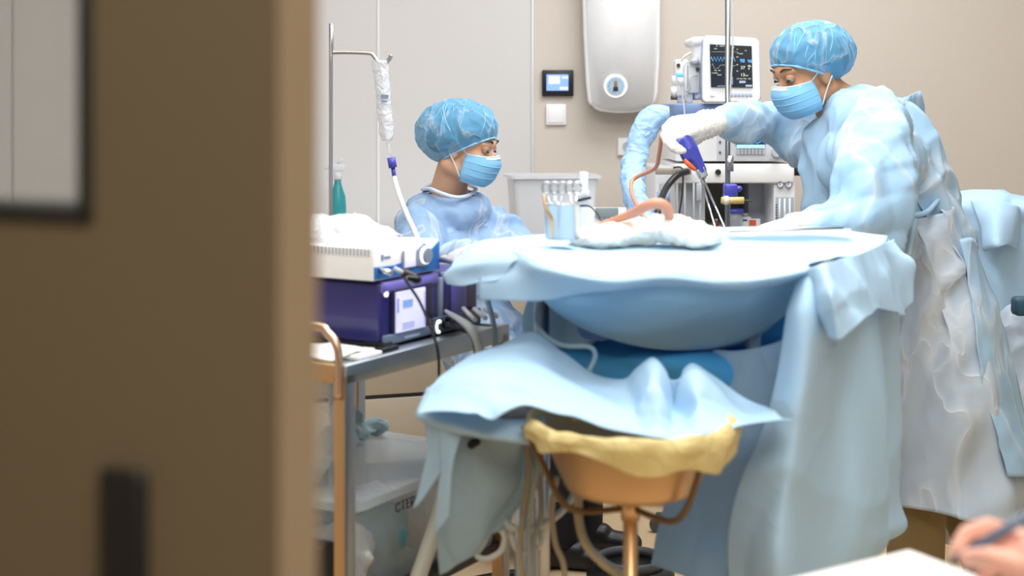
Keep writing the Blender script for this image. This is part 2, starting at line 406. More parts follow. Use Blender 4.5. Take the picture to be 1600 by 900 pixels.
# local x runs from the free edge away to -x, local -y is the face towards the camera
dw, dh, dt = 0.92, 2.1, 0.042
wx0, wx1, wz0, wz1 = -0.62, -0.152, 1.322, 1.95
m = MB()
def dbox(x0, x1, z0, z1): m.box(((x0 + x1) / 2, dt / 2, (z0 + z1) / 2), (x1 - x0, dt, z1 - z0), DOOR)
dbox(-dw, wx0, 0.01, dh); dbox(wx1, -0.002, 0.01, dh); dbox(wx0, wx1, 0.01, wz0); dbox(wx0, wx1, wz1, dh)
m.box((-0.001, dt / 2, dh / 2), (0.003, dt, dh - 0.02), DOORE)
o = build('door_leaf', m, None, DR, world=False)
m = MB()
g = 0.012
for (x0, x1, z0, z1) in ((wx0, wx1, wz0, wz0 + g), (wx0, wx1, wz1 - g, wz1), (wx0, wx0 + g, wz0, wz1), (wx1 - g, wx1, wz0, wz1)):
    m.box(((x0 + x1) / 2, dt / 2, (z0 + z1) / 2), (x1 - x0, dt + 0.008, z1 - z0), GASK, bev=0.003)
build('window_gasket', m, None, DR, world=False)
build('window_pane', B(((wx0 + wx1) / 2, dt / 2, (wz0 + wz1) / 2), (wx1 - wx0 - 0.01, 0.006, wz1 - wz0 - 0.01), GLASS), None, DR, world=False)
m = MB(); m.box((-0.122, -0.005, 1.045), (0.038, 0.010, 0.23), BLK, bev=0.004)
hd = build('handle_plate', m, None, DR, world=False)
m = MB(); m.cyl((-0.122, -0.01, 1.0), (-0.122, -0.05, 1.0), 0.009, mat=BLK); m.tube([(-0.122, -0.048, 1.0), (-0.17, -0.05, 1.0), (-0.235, -0.05, 1.0)], 0.009, BLK)
build('lever', m, None, hd, world=False)
m = MB()
for x in (-0.99, 1.04): m.box((x, 1.40, 1.08), (0.05, 0.18, 2.16), DOORE)
m.box((0.025, 1.40, 2.18), (2.08, 0.18, 0.05), DOORE)
struct('trim_5', m)

# ------------------------------------------------------------------ wall units on the back wall
def wallp(px, py, Y=6.0): return P(px, py, Y)
t = thing('air_recirculator', 'white wall-mounted air recirculator with rounded lower end and round blue badge', 'air purifier', wallp(972, 175, 5.995))
Yf = 5.86
out = [P(x, y, Yf) for x, y in ((911, -120), (1032, -120), (1032, -20), (1031, 90), (1028, 145), (1024, 163), (1012, 172), (990, 176), (965, 177), (940, 174), (926, 168), (920, 158), (917, 130), (913, 50), (911, -20))]
m = MB().prism(out, (0, 1, 0), 0.135, WHITE, bev=0.014, smooth=True); build('housing', m, None, t)
m = MB().cyl(P(962, 134, 5.86), P(962, 134, 5.852), 0.050, mat=WHITE, seg=32); m.cyl(P(962, 134, 5.853), P(962, 134, 5.848), 0.036, mat=M('badge_blue', '#a9c6dc', 0.4), seg=32)
m.box(P(962, 131, 5.847), (0.014, 0.003, 0.026), M('badge_gold', '#8c7c54', 0.4), bev=0.001); m.box(P(962, 139, 5.846), (0.020, 0.003, 0.016), TXTD, bev=0.001)
for k in range(12):
    a = 2 * PI * k / 12; m.box(P(962, 134, 5.847) + Vector((0.027 * math.cos(a), 0, 0.027 * math.sin(a))), (0.004, 0.002, 0.004), TXTC)
build('badge', m, None, t, label='round blue badge')
t = thing('wall_thermostat', 'black framed touch thermostat with lit blue screen above the white switch', 'thermostat', wallp(871, 150, 5.998))
build('frame', MB().box(P(871.5, 130, 5.988), (0.132, 0.024, 0.110), BLK, bev=0.004), None, t)
m = MB().box(P(871, 129, 5.975), (0.092, 0.003, 0.068), SCRT); m.box(P(866, 125, 5.973), (0.048, 0.002, 0.034), SCRT2)
m.box(P(883, 121, 5.973), (0.026, 0.002, 0.010), SCRT2); m.box(P(881, 138, 5.973), (0.034, 0.002, 0.012), SCRT2)
build('screen', m, None, t)
t = thing('light_switch', 'square white wall switch below the black thermostat', 'switch', wallp(869, 196, 5.998))
build('plate', MB().box(P(869, 179, 5.992), (0.085, 0.016, 0.088), WHITE, bev=0.003), None, t)
build('rocker', MB().box(P(869, 179, 5.983), (0.066, 0.005, 0.07), WHITE, bev=0.002), None, t)
t = thing('wall_outlet', 'small white wall outlet half hidden behind the blue hose sheath', 'outlet', wallp(978, 243, 5.998))
build('plate', MB().box(P(980, 229, 5.992), (0.08, 0.016, 0.075), WHITE, bev=0.003), None, t)
build('socket', MB().cyl(P(980, 229, 5.985), P(980, 229, 5.980), 0.02, mat=LGREY), None, t)

# ------------------------------------------------------------------ cabinet along the grey wall and what stands on it
ang = math.atan2(-LD.y, -LD.x)
CB = thing('base_cabinet', 'long low beige cabinet with worktop along the grey wall behind the nurse', 'cabinet', corner + nrmL * 0.27 + LD * 0.9, ang)
hw, dpt, ch = 0.80, 0.46, 0.90
build('carcass', MB().box((0, 0, ch / 2 + 0.03), (2 * hw, dpt, ch - 0.1), DGREY, bev=0.003), None, CB, world=False)
build('plinth', MB().box((0, 0.03, 0.04), (2 * hw - 0.02, dpt - 0.06, 0.08), DGREY), None, CB, world=False)
build('worktop', MB().box((0, -0.01, ch - 0.005), (2 * hw + 0.03, dpt + 0.03, 0.03), OFFW, bev=0.004), None, CB, world=False)
for k in range(4):
    xc = -hw + 0.2 + k * 0.4
    for (z0, z1) in ((0.09, 0.325), (0.34, 0.865)):
        dr = build('drawer', MB().box((xc, -dpt / 2 - 0.009, (z0 + z1) / 2), (0.388, 0.018, z1 - z0), CARD, bev=0.003), None, CB, world=False)
CT = 0.91   # worktop height
def counter(px, back=0.27):
    a = on_left_wall(px); return a + nrmL * back
# spray bottle
q = counter(511, 0.22); sc_ = F / q.y
t = thing('spray_bottle', 'clear-headed spray bottle with teal liquid standing behind the white console', 'bottle', (q.x, q.y, CT))
m = MB().lathe([(0, 0), (0.030, 0), (0.033, 0.006), (0.033, 0.11), (0.030, 0.15), (0.017, 0.19), (0.013, 0.205), (0.013, 0.215), (0, 0.215)], (q.x, q.y, CT), TEAL); build('bottle', m, None, t)
m = MB().cyl((q.x, q.y, CT + 0.215), (q.x, q.y, CT + 0.245), 0.016, mat=CLEARW); m.box((q.x - 0.004, q.y, CT + 0.262), (0.065, 0.022, 0.028), CLEARW, bev=0.006)
m.cyl((q.x - 0.034, q.y, CT + 0.262), (q.x - 0.05, q.y, CT + 0.262), 0.008, mat=CLEARW); m.cyl((q.x, q.y, CT + 0.276), (q.x + 0.02, q.y, CT + 0.297), 0.006, mat=CLEARW)
build('spray_head', m, None, t, label='translucent white spray head')
m = MB().tube([(q.x - 0.022, q.y, CT + 0.25), (q.x - 0.036, q.y, CT + 0.235), (q.x - 0.034, q.y, CT + 0.205)], 0.004, CLEARW); build('trigger', m, None, t)
# frosted bin with lid behind the nurse
c = counter(822, 0.30); c = Vector((c.x, 5.45, 0))
t = thing('storage_bin', 'frosted white plastic bin with flat rim on the worktop behind the nurse', 'bin', (c.x, c.y, CT))
w2, d2, hb = 0.165, 0.10, 0.235
def tub(m, cx, cy, z, w2, d2, h, taper, th, mat, rot=0.0, bev=0.02):
    """open-topped tapered tub"""
    def ring(a, b, zz, ins=0):
        pts = []
        for (sx, sy) in ((1, 1), (-1, 1), (-1, -1), (1, -1)):
            for k in range(4):
                an = {(1, 1): 0, (-1, 1): 90, (-1, -1): 180, (1, -1): 270}[(sx, sy)] + k * 30
                x = sx * (a - bev) + bev * math.cos(math.radians(an)); y = sy * (b - bev) + bev * math.sin(math.radians(an))
                X = x * math.cos(rot) - y * math.sin(rot); Y = x * math.sin(rot) + y * math.cos(rot)
                pts.append(Vector((cx + X, cy + Y, zz)))
        return pts
    b = bmesh.new(); rs = [ring(w2 - taper, d2 - taper, z), ring(w2, d2, z + h), ring(w2 - th, d2 - th, z + h), ring(w2 - taper - th, d2 - taper - th, z + th)]
    V = [[b.verts.new(p) for p in r] for r in rs]; n = len(V[0])
    for i in range(3):
        for k in range(n): b.faces.new((V[i][k], V[i][(k + 1) % n], V[i + 1][(k + 1) % n], V[i + 1][k]))
    b.faces.new(V[0][::-1]); b.faces.new(V[3])
    return m._add(b, mat)
m = tub(MB(), c.x, c.y, CT + 0.001, w2, d2, hb, 0.016, 0.004, CLEARW, rot=ang * 0.4); build('tub', m, None, t)
m = tub(MB(), c.x, c.y, CT + hb - 0.008, w2 + 0.012, d2 + 0.012, 0.012, 0.0, 0.013, CLEARW, rot=ang * 0.4); build('rim', m, None, t)
# small white control unit on the back shelf
t = thing('treatment_console', 'small white desktop console with grey sloped display behind the table', 'console', P(930, 352, 5.25))
build('case', MB().box(P(935, 348, 5.3), (0.20, 0.15, 0.11), WHITE, bev=0.008, rot=Euler((math.radians(-6), 0, 0))), None, t)
m = MB().box(P(948, 332, 5.218), (0.085, 0.006, 0.035), M('console_display', '#8f9da2', 0.3), bev=0.001)
for k in range(4): m.box(P(936 + k * 8, 341, 5.218), (0.010, 0.006, 0.006), TXTC)
build('display', m, None, t)
wt = thing('console_table', 'small white table under the console behind the draped table', 'table', (0.33, 5.4, 0))
build('table_top', MB().box((0.33, 5.4, 0.894), (0.28, 0.5, 0.03), WHITE, bev=0.004), None, wt)
for sx in (-1, 1):
    for sy in (-1, 1): build('leg', MB().cyl((0.33 + sx * 0.12, 5.4 + sy * 0.21, 0), (0.33 + sx * 0.12, 5.4 + sy * 0.21, 0.88), 0.014, mat=STEEL), None, wt)

# ------------------------------------------------------------------ anaesthesia machine
AY = 5.0; k_ = AY / F
def A(x0, y0, x1, y1, ya, yb):
    """box spanning photo columns x0-x1 and rows y0-y1 at the machine's front plane, from ya to yb in depth"""
    a = P(x0, y0, AY); b = P(x1, y1, AY); return ((a.x + b.x) / 2, (ya + yb) / 2, (a.z + b.z) / 2), (b.x - a.x, yb - ya, a.z - b.z)
AM = thing('anaesthesia_machine', 'tall white anaesthesia workstation with screen and open bay behind the surgical hand', 'medical machine', (P(1140, 0, 5).x, 5.3, 0))
def ap(name, x0, y0, x1, y1, ya, yb, mat, bev=0.004, par=None, label=None):
    c, d = A(x0, y0, x1, y1, ya, yb); return build(name, MB().box(c, d, mat, bev=bev), None, par or AM, label=label)
ap('shelf', 1050, 162, 1236, 183, 4.98, 5.48, SHELFB, 0.006, label='blue top shelf')
ap('upper_unit', 1054, 184, 1241, 252, 5.0, 5.5, WHITE, 0.008)
ap('side_column', 1024, 262, 1058, 720, 5.02, 5.45, OFFW, 0.006)
ap('drawer', 1054, 256, 1240, 286, 4.985, 5.5, WHITE, 0.006)
m = MB().cyl(P(1122, 269, 4.985), P(1122, 269, 4.975), 0.010, mat=BLK); build('drawer_lock', m, None, AM, label='black round drawer lock')
m = MB()
for (x0, y0, x1, y1, ya, yb, mt) in ((1058, 286, 1104, 720, 5.04, 5.46, LGREY), (1104, 286, 1212, 400, 5.42, 5.46, CARD), (1184, 286, 1212, 400, 5.2, 5.42, LGREY), (1209, 286, 1242, 720, 5.0, 5.46, OFFW),
                                   (1104, 358, 1209, 362, 5.02, 5.42, OFFW), (1104, 400, 1209, 720, 5.02, 5.42, OFFW)):
    c, d = A(x0, y0, x1, y1, ya, yb); m.box(c, d, mt, bev=0.002)
build('open_bay', m, None, AM)
dd = build('lower_drawer', MB().box(*A(1108, 420, 1206, 560, 5.0, 5.03), WHITE, bev=0.004), None, AM)
for x in (1068, 1236):
    for y in (5.08, 5.4):
        c = P(x, 0, AY); cw = build('caster', MB().cyl((c.x - 0.012, y, 0.035), (c.x + 0.012, y, 0.035), 0.035, mat=DGREY), None, AM)
build('base', MB().box((P(1140, 0, 5).x, 5.24, 0.12), (0.50, 0.52, 0.10), DGREY, bev=0.01), None, AM)
m = MB().box(*A(1120, 203, 1240, 250, 4.994, 5.0), M('machine_panel', '#d9dbe0', 0.45), bev=0.002); build('control_panel', m, None, AM)
m = MB().box(*A(1149, 206, 1195, 229, 4.988, 4.994), SCRB); m.box(*A(1150, 226, 1194, 231, 4.986, 4.992), M('screen_cyan', '#a8e4f4', 0.3, emit='#a8e4f4', es=0.7))
m.box(*A(1150, 216, 1194, 226, 4.987, 4.99), M('screen_navy', '#1c2c5c', 0.3, emit='#1c2c5c', es=0.6))
m.box(*A(1150, 231.5, 1194, 241, 4.988, 4.994), LGREY)
for kx in range(8): m.box(*A(1152 + kx * 5.4, 209, 1154.5 + kx * 5.4, 214, 4.985, 4.987), TRG)
for kx in range(7): m.box(*A(1155.5 + kx * 5.6, 232, 1156 + kx * 5.6, 241, 4.985, 4.988), DGREY)
m.tube([P(1150, 218, 4.983), P(1154, 224, 4.983), P(1163, 224, 4.983), P(1170, 217, 4.983), P(1173, 223, 4.983), P(1178, 217.5, 4.983), P(1182, 224, 4.983), P(1192, 219, 4.983)], 0.0012, TRB, seg=6)
build('screen', m, None, AM)
m = MB().cyl(P(1214, 238, 4.994), P(1214, 238, 4.965), 0.019, 0.016, mat=LGREY, seg=28); m.box(P(1215, 229, 4.985), (0.008, 0.01, 0.006), WHITE)
build('knob', m, None, AM)
for k in range(5):
    build('button', MB().cyl(P((1125, 1125, 1229, 1233, 1228)[k], (222, 238, 232, 236, 240)[k], 4.994), P((1125, 1125, 1229, 1233, 1228)[k], (222, 238, 232, 236, 240)[k], 4.988), 0.004, mat=DGREY, seg=10), None, AM)
for x in (1219, 1232):
    g_ = build('gauge', MB().cyl(P(x, 288, 5.0), P(x, 288, 4.988), 0.010, mat=WHITE, seg=24), None, AM)
    m = MB().lathe([(0.009, 0), (0.011, 0), (0.011, 0.003), (0.009, 0.003), (0.009, 0)], P(x, 288, 4.988), TXTC, seg=24, axis=(0, -1, 0)); m.box(P(x, 287, 4.986), (0.002, 0.002, 0.012), TXTD); build('dial', m, None, g_)
m = MB().box(*A(1212, 308, 1240, 356, 4.994, 5.0), M('flow_panel', '#aeb9c4', 0.4))
for x in (1218, 1226, 1234): m.cyl(P(x, 310, 4.99), P(x, 355, 4.99), 0.003, mat=WHITE, seg=8)
for kk in range(9): m.box(P(1213, 320 + kk * 4, 4.992), (0.006, 0.002, 0.003), TXTD)
build('flow_meter', m, None, AM)
build('hook_plate', MB().box(P(1052, 267, 4.96), (0.125, 0.02, 0.026), M('bracket_taupe', '#b0a89e', 0.4, metal=0.4), bev=0.002), None, AM)
m = MB()
for x in (1046, 1058, 1070, 1084, 1094): m.cyl(P(x, 285, 4.99), P(x, 360, 4.99), 0.004, mat=CLEARW, seg=8)
for x in (1035, 1092): m.box(P(x, 300, 4.985), (0.02, 0.02, 0.06), LGREY, bev=0.003)
build('gas_tubes', m, None, AM)
build('socket', MB().box(P(1247, 268, 5.2), (0.03, 0.02, 0.03), BLK, bev=0.002), None, AM)
m = MB().cyl(P(1036, 300, 4.97), P(1036, 318, 4.97), 0.022, mat=M('absorber_blue_grey', '#9fb4d6', 0.4)); m.cyl(P(1036, 318, 4.97), P(1036, 345, 4.97), 0.019, mat=CLEARW); build('absorber', m, None, AM)

# patient monitor on the shelf
MN = thing('patient_monitor', 'white patient monitor with dark vital-sign screen on top of the anaesthesia machine', 'monitor', P(1134, 160, 5.1), 0)
out = [(1100, 64), (1101, 58), (1106, 56), (1178, 60), (1184, 62), (1186, 68), (1188, 150), (1187, 157), (1182, 160), (1102, 160), (1098, 156), (1098, 100)]
fo = [P(x, y, 4.94) for x, y in out]
build('rim', MB().prism([P(1142 + (x - 1142) * 1.03, 108 + (y - 108) * 1.02, 4.955) for x, y in out], (0, 1, 0), 0.05, EDGEB, bev=0.006, smooth=True), None, MN, label='pale blue rim')
build('bezel', MB().prism(fo, (0, 1, 0), 0.03, WHITE, bev=0.004), None, MN)
m = MB().box(P(1125, 109, 5.12), (0.19, 0.20, 0.215), WHITE, bev=0.014); m.box(P(1110, 66, 5.12), (0.165, 0.22, 0.03), WHITE, bev=0.012); m.box(P(1094, 108, 5.08), (0.055, 0.10, 0.22), WHITE, bev=0.010)
build('housing', m, None, MN)
sy = 4.935
m = MB(); m.prism([P(1109, 69, sy), P(1174.5, 72, sy), P(1176, 137, sy), P(1111, 136, sy)], (0, 1, 0), 0.006, SCRB)
sy2 = sy - 0.002
def line(pts, r, mt): m.tube([P(x, y, sy2) for x, y in pts], r, mt, seg=5, smoothpath=False)
pts = []
for k in range(8): pts += [(1111 + k * 5.0, 89), (1114 + k * 5.0, 96)]
line(pts, 0.0011, TRB); line([(1111, 81), (1152, 81)], 0.0006, TRG)
line([(1111, 103), (1113, 99), (1116, 107), (1122, 107), (1125, 102), (1140, 101), (1143, 107), (1146, 103), (1150, 102)], 0.0007, TRG)
def tx(b, x, y, s, mt): m.text(b, s, Matrix.Translation(P(x, y, sy2)) @ Matrix.Rotation(PI / 2, 4, 'X'), mt)
tx('98', 1156, 97.5, 0.017, TRB); tx('98', 1168, 98, 0.015, TRB); tx('37', 1157, 108, 0.016, TRY); tx('13', 1157, 119, 0.015, TRY); tx('46', 1168, 105, 0.012, TRY); tx('9', 1169, 109, 0.010, TRY)
for (x, y, ww) in ((1120, 71.5, 0.006), (1128, 72, 0.016), (1146, 74, 0.006), (1118, 76, 0.010), (1152, 77, 0.004), (1165, 79, 0.006), (1153, 83, 0.006), (1158, 84, 0.012), (1152, 89, 0.008), (1152, 101, 0.006), (1152, 111, 0.006),
                   (1166, 118, 0.014), (1153, 123, 0.008), (1158, 123, 0.010), (1164, 123, 0.010), (1171, 123, 0.010), (1118, 110, 0.008), (1124, 110, 0.008), (1118, 114, 0.014), (1124, 117, 0.014), (1113, 114, 0.004)):
    m.box(P(x, y, sy2), (ww, 0.001, 0.0035), TRG)
m.box(P(1160, 128, sy2), (0.022, 0.001, 0.008), EDGEB); m.box(P(1170, 134, sy2), (0.022, 0.001, 0.007), EDGEB); m.box(P(1143, 126, sy2), (0.010, 0.001, 0.026), SHELFB); m.box(P(1130, 134.5, sy2), (0.04, 0.001, 0.004), SHELFB)
build('screen', m, None, MN)
m = MB()
for k in range(6): m.box(P(1143 + k * 6, 148, 4.938), (0.010, 0.004, 0.012), EDGEB, bev=0.0015)
build('button_row', m, None, MN)
build('logo_plate', MB().box(P(1113, 149, 4.938), (0.016, 0.003, 0.006), WHITE, bev=0.001), None, MN)
# sensor module at the monitor's side
t = thing('sensor_module', 'white sensor module with round sockets and cables beside the patient monitor', 'medical device', P(1066, 162, 5.05))
m = MB().box(P(1063, 122, 5.06), (0.042, 0.09, 0.13), WHITE, bev=0.005); m.box(P(1082, 122, 5.06), (0.042, 0.09, 0.11), OFFW, bev=0.005); m.box(P(1070, 150, 5.06), (0.05, 0.07, 0.05), OFFW, bev=0.004); build('case', m, None, t)
for (x, y) in ((1060, 102), (1090, 108)): build('socket', MB().cyl(P(x, y, 5.015), P(x, y, 5.005), 0.007, mat=M('socket_brown', '#4c382c', 0.5)), None, t)
build('connector', MB().cyl(P(1078, 97, 5.0), P(1092, 95, 5.0), 0.010, 0.014, mat=LGREY), None, t, label='grey plug')
m = MB()
m.tube([P(1064, 96, 4.99), P(1070, 88, 4.99), P(1080, 82, 5.0)], 0.004, WTUBE); m.tube([P(1078, 97, 4.99), P(1070, 100, 4.98), P(1068, 120, 4.98), P(1072, 160, 4.98)], 0.003, WTUBE)
m.tube([P(1090, 118, 5.0), P(1078, 121, 4.98), P(1078, 140, 4.98), P(1070, 142, 4.99)], 0.003, LGREY)
build('cable', m, None, t)
t = thing('infusion_line', 'thin clear infusion tube with blue capped chamber hanging beside the sensor module', 'tube', P(1064, 180, 4.93))
build('chamber', MB().cyl(P(1062, 120, 4.93), P(1064, 134, 4.93), 0.012, mat=CLEARW), None, t); build('cap', MB().cyl(P(1062, 114, 4.93), P(1062, 120, 4.93), 0.013, mat=TRB), None, t)
build('tubing', MB().tube([P(1064, 134, 4.93), P(1068, 160, 4.93), P(1070, 182, 4.93)], 0.003, CLEARW), None, t)
m = MB().tube([P(1053, 118, 4.93), P(1053, 136, 4.93)], 0.008, CLEARW); m.cyl(P(1053, 150, 4.93), P(1053, 156, 4.93), 0.012, mat=DGREY); m.cyl(P(1053, 136, 4.93), P(1053, 150, 4.93), 0.010, mat=WHITE); build('syringe', m, None, t)

# things standing in the bay
t = thing('sample_canister', 'clear canister with violet lid standing in the machine bay', 'canister', P(1147, 357.5, 4.5))
zt = 4.5
m = MB().cyl(P(1147, 356, 5.1), P(1147, 332, 5.1), 0.030, mat=CLEAR); build('jar', m, None, t); build('lid', MB().cyl(P(1147, 332, 5.1), P(1147, 326, 5.1), 0.036, mat=CLAMPB), None, t)
t = thing('white_bottle', 'squat white bottle next to the violet-lidded canister', 'bottle', P(1163, 357, 5.15))
build('body', MB().box(P(1164, 347, 5.15), (0.042, 0.04, 0.042), WHITE, bev=0.006), None, t); build('cap', MB().cyl(P(1164, 338, 5.15), P(1164, 333, 5.15), 0.012, mat=LGREY), None, t); build('label_text', MB().box(P(1164, 344, 5.128), (0.016, 0.002, 0.005), TXTD), None, t)
t = thing('medicine_box', 'small white medicine box with orange label in the machine bay', 'box', P(1178, 357, 5.12))
build('carton', MB().box(P(1179, 349, 5.14), (0.038, 0.03, 0.036), WHITE, bev=0.002), None, t); build('front_label', MB().box(P(1176, 348, 5.124), (0.024, 0.002, 0.020), ORANGE), None, t)
t = thing('amber_vial', 'tiny amber vial at the foot of the drill wires', 'vial', P(1118, 357, 5.1))
build('vial_body', MB().cyl(P(1119, 356, 5.1), P(1119, 345, 5.1), 0.010, mat=M('amber', '#7a3b18', 0.3)), None, t); build('vial_cap', MB().cyl(P(1119, 345, 5.1), P(1119, 342, 5.1), 0.006, mat=LGREY), None, t)

# ------------------------------------------------------------------ stands
# floor-to-top steel pole with violet clamp
PX = P(1137, 0, 4.55).x
t = thing('pole_stand', 'tall steel pole with violet clamp in front of the anaesthesia machine', 'stand', (PX, 4.55, 0))
build('pole', MB().cyl((PX, 4.55, 0.06), (PX, 4.55, 2.1), 0.0085, mat=POLE), None, t)
build('upper_pole', MB().cyl((PX + 0.006, 4.55, 1.2), (PX + 0.006, 4.55, 1.25), 0.013, mat=STEEL), None, t)
for k in range(5):
    a = 2 * PI * k / 5; e = Vector((PX + 0.26 * math.cos(a), 4.55 + 0.26 * math.sin(a), 0.055))
    l = build('leg', MB().tube([(PX, 4.55, 0.08), e], 0.012, STEEL, smoothpath=False), None, t); build('caster', MB().cyl(e + Vector((0, -0.01, -0.03)), e + Vector((0, 0.01, -0.03)), 0.025, mat=DGREY), None, l)
m = MB().box(P(1141, 298, 4.54), (0.042, 0.045, 0.044), CLAMPB, bev=0.006); m.box(P(1136, 310, 4.54), (0.025, 0.04, 0.03), CLAMPB, bev=0.005); m.ell(P(1154, 295, 4.53), (0.012, 0.012, 0.01), CLAMPB); build('clamp', m, None, t)
m = MB().cyl(P(1127, 313, 4.52), P(1162, 313, 4.52), 0.011, mat=YTUBE); m.cyl(P(1162, 313, 4.52), P(1175, 314, 4.52), 0.003, mat=DGREY); m.cyl(P(1131, 313, 4.515), P(1138, 313, 4.515), 0.014, mat=WHITE); build('holder_tube', m, None, t, label='pale yellow syringe holder')
m = MB().tube([P(1146, -60, 4.54), P(1145, 60, 4.53), P(1143, 110, 4.53), P(1140, 160, 4.54)], 0.003, WTUBE); build('cord', m, None, t)

# drip stand with bag
hx = P(517, 0, 4.1).x; HYy = 4.1
t = thing('drip_stand', 'thin steel drip stand with bent hook arm behind the trolley', 'stand', (hx, HYy, 0))
build('pole', MB().tube([(hx, HYy, 0.06), (hx, HYy, P(0, 95, 4.1).z), P(519, 85, 4.1), P(526, 82, 4.1), P(575, 83, 4.1), P(584, 88, 4.1), P(590, 96, 4.1), P(600, 99, 4.1), P(608, 93, 4.1), P(611, 86, 4.1)], 0.0058, STEEL, n=4), None, t)
for k in range(4):
    a = 2 * PI * k / 4 + 0.5; e = Vector((hx + 0.2 * math.cos(a), HYy + 0.2 * math.sin(a), 0.02))
    build('leg', MB().tube([(hx, HYy, 0.09), e], 0.010, STEEL, smoothpath=False), None, t)
t = thing('infusion_bag', 'clear crumpled infusion bag with blue-clipped drip tube hanging from the hook', 'infusion bag', P(602, 222, 4.1))
rows = []
for (y, x0, x1) in ((94, 580, 606), (105, 582, 607), (125, 585, 609), (150, 588, 611), (175, 590, 612), (195, 592, 615), (210, 592, 615), (220, 597, 612)):
    rows.append([P(x0, y, 4.1), P((x0 * 2 + x1) / 3, y, 4.08), P((x0 + x1 * 2) / 3, y, 4.08), P(x1, y, 4.1), P((x0 + x1 * 2) / 3, y, 4.115), P((x0 * 2 + x1) / 3, y, 4.115)])
build('bag', MB().sheet(rows, BAGP, 3, 4, 0.001, amp=0.004, freq=40, closed=True), None, t)
m = MB().box(P(601, 151, 4.075), (0.022, 0.001, 0.012), TXTC); m.box(P(600, 158, 4.075), (0.016, 0.001, 0.005), TXTC); build('bag_print', m, None, t)
build('outlet_port', MB().tube([P(606, 220, 4.1), P(609, 246, 4.1)], 0.005, CLEAR, smoothpath=False), None, t)
m = MB().cyl(P(611, 246, 4.1), P(614, 262, 4.1), 0.012, mat=CLAMPB); m.cyl(P(614, 262, 4.1), P(616, 277, 4.1), 0.006, mat=CLAMPB); build('clip', m, None, t, label='blue tube clip')
build('drip_tube', MB().tube([P(616, 277, 4.1), P(624, 305, 4.05), P(638, 340, 3.95), P(652, 372, 3.85), P(665, 420, 3.8)], 0.0075, M('milky_tube', '#dfe6e6', 0.3), seg=10), None, t)

# ------------------------------------------------------------------ people: shared builders
def frame(c, yaw, pitch, roll=0.0):
    """head frame: +x where the face looks, +y its left, +z up. yaw from world +x, pitch down positive"""
    R = Matrix.Rotation(yaw, 4, 'Z') @ Matrix.Rotation(pitch, 4, 'Y') @ Matrix.Rotation(roll, 4, 'X')
    return Matrix.Translation(Vector(c)) @ R
def head_into(m, Hm, s=1.0):
    R = Hm.to_3x3()
    def e(c, r, rr=None): m.ell(Hm @ Vector(c), tuple(x * s for x in r), rot=(R @ rr if rr else R), u=24, v=16)
    def c_(a, ra, b, rb): m.cap(Hm @ Vector(a), ra, Hm @ Vector(b), rb)
    e((-0.012, 0, 0.028), (0.095, 0.074, 0.088)); e((0.030, 0, -0.020), (0.058, 0.060, 0.088)); e((0.048, 0, -0.082), (0.036, 0.032, 0.026))
    e((0.070, 0, 0.028), (0.024, 0.052, 0.020)); c_((0.088, 0, 0.006), 0.008, (0.104, 0, -0.024), 0.012); e((0.094, 0, -0.03), (0.013, 0.018, 0.010))
    for sd in (1, -1):
        e((0.060, sd * 0.036, -0.026), (0.026, 0.022, 0.024)); e((-0.005, sd * 0.074, -0.012), (0.017, 0.010, 0.031), Matrix.Rotation(-0.2, 3, 'Y')); c_((-0.02, sd * 0.045, -0.06), 0.03, (0.04, sd * 0.030, -0.08), 0.022)
    e((0.083, 0, -0.056), (0.014, 0.026, 0.010))
def face_parts(Hm, par, skin, hairm):
    R = Hm.to_3x3()
    for sd in (1, -1):
        eye = build('eye', MB().ell(Hm @ Vector((0.0765, sd * 0.031, 0.012)), 0.0125, EYEW, u=16, v=12).ell(Hm @ Vector((0.0850, sd * 0.032, 0.008)), (0.005, 0.005, 0.005), TXTD, u=10, v=8), None, par)
        m = MB().ell(Hm @ Vector((0.0765, sd * 0.031, 0.0125)), 0.0138, LIDM, u=20, v=14)
        n = R @ Vector((0.62, 0, -0.78)); m.cut(Hm @ Vector((0.0815, sd * 0.031, 0.0070)), n); build('eyelid', m, None, eye)
        m = MB().tube([Hm @ Vector((0.085, sd * 0.021, 0.004)), Hm @ Vector((0.0915, sd * 0.031, 0.0045)), Hm @ Vector((0.085, sd * 0.043, 0.006))], [0.001, 0.0018, 0.001], TXTD, seg=6); build('eyelash', m, None, eye)
        m = MB().tube([Hm @ Vector((0.092, sd * 0.015, 0.034)), Hm @ Vector((0.090, sd * 0.032, 0.040)), Hm @ Vector((0.076, sd * 0.050, 0.036))], [0.0022, 0.003, 0.0012], hairm, seg=6); build('eyebrow', m, None, par)
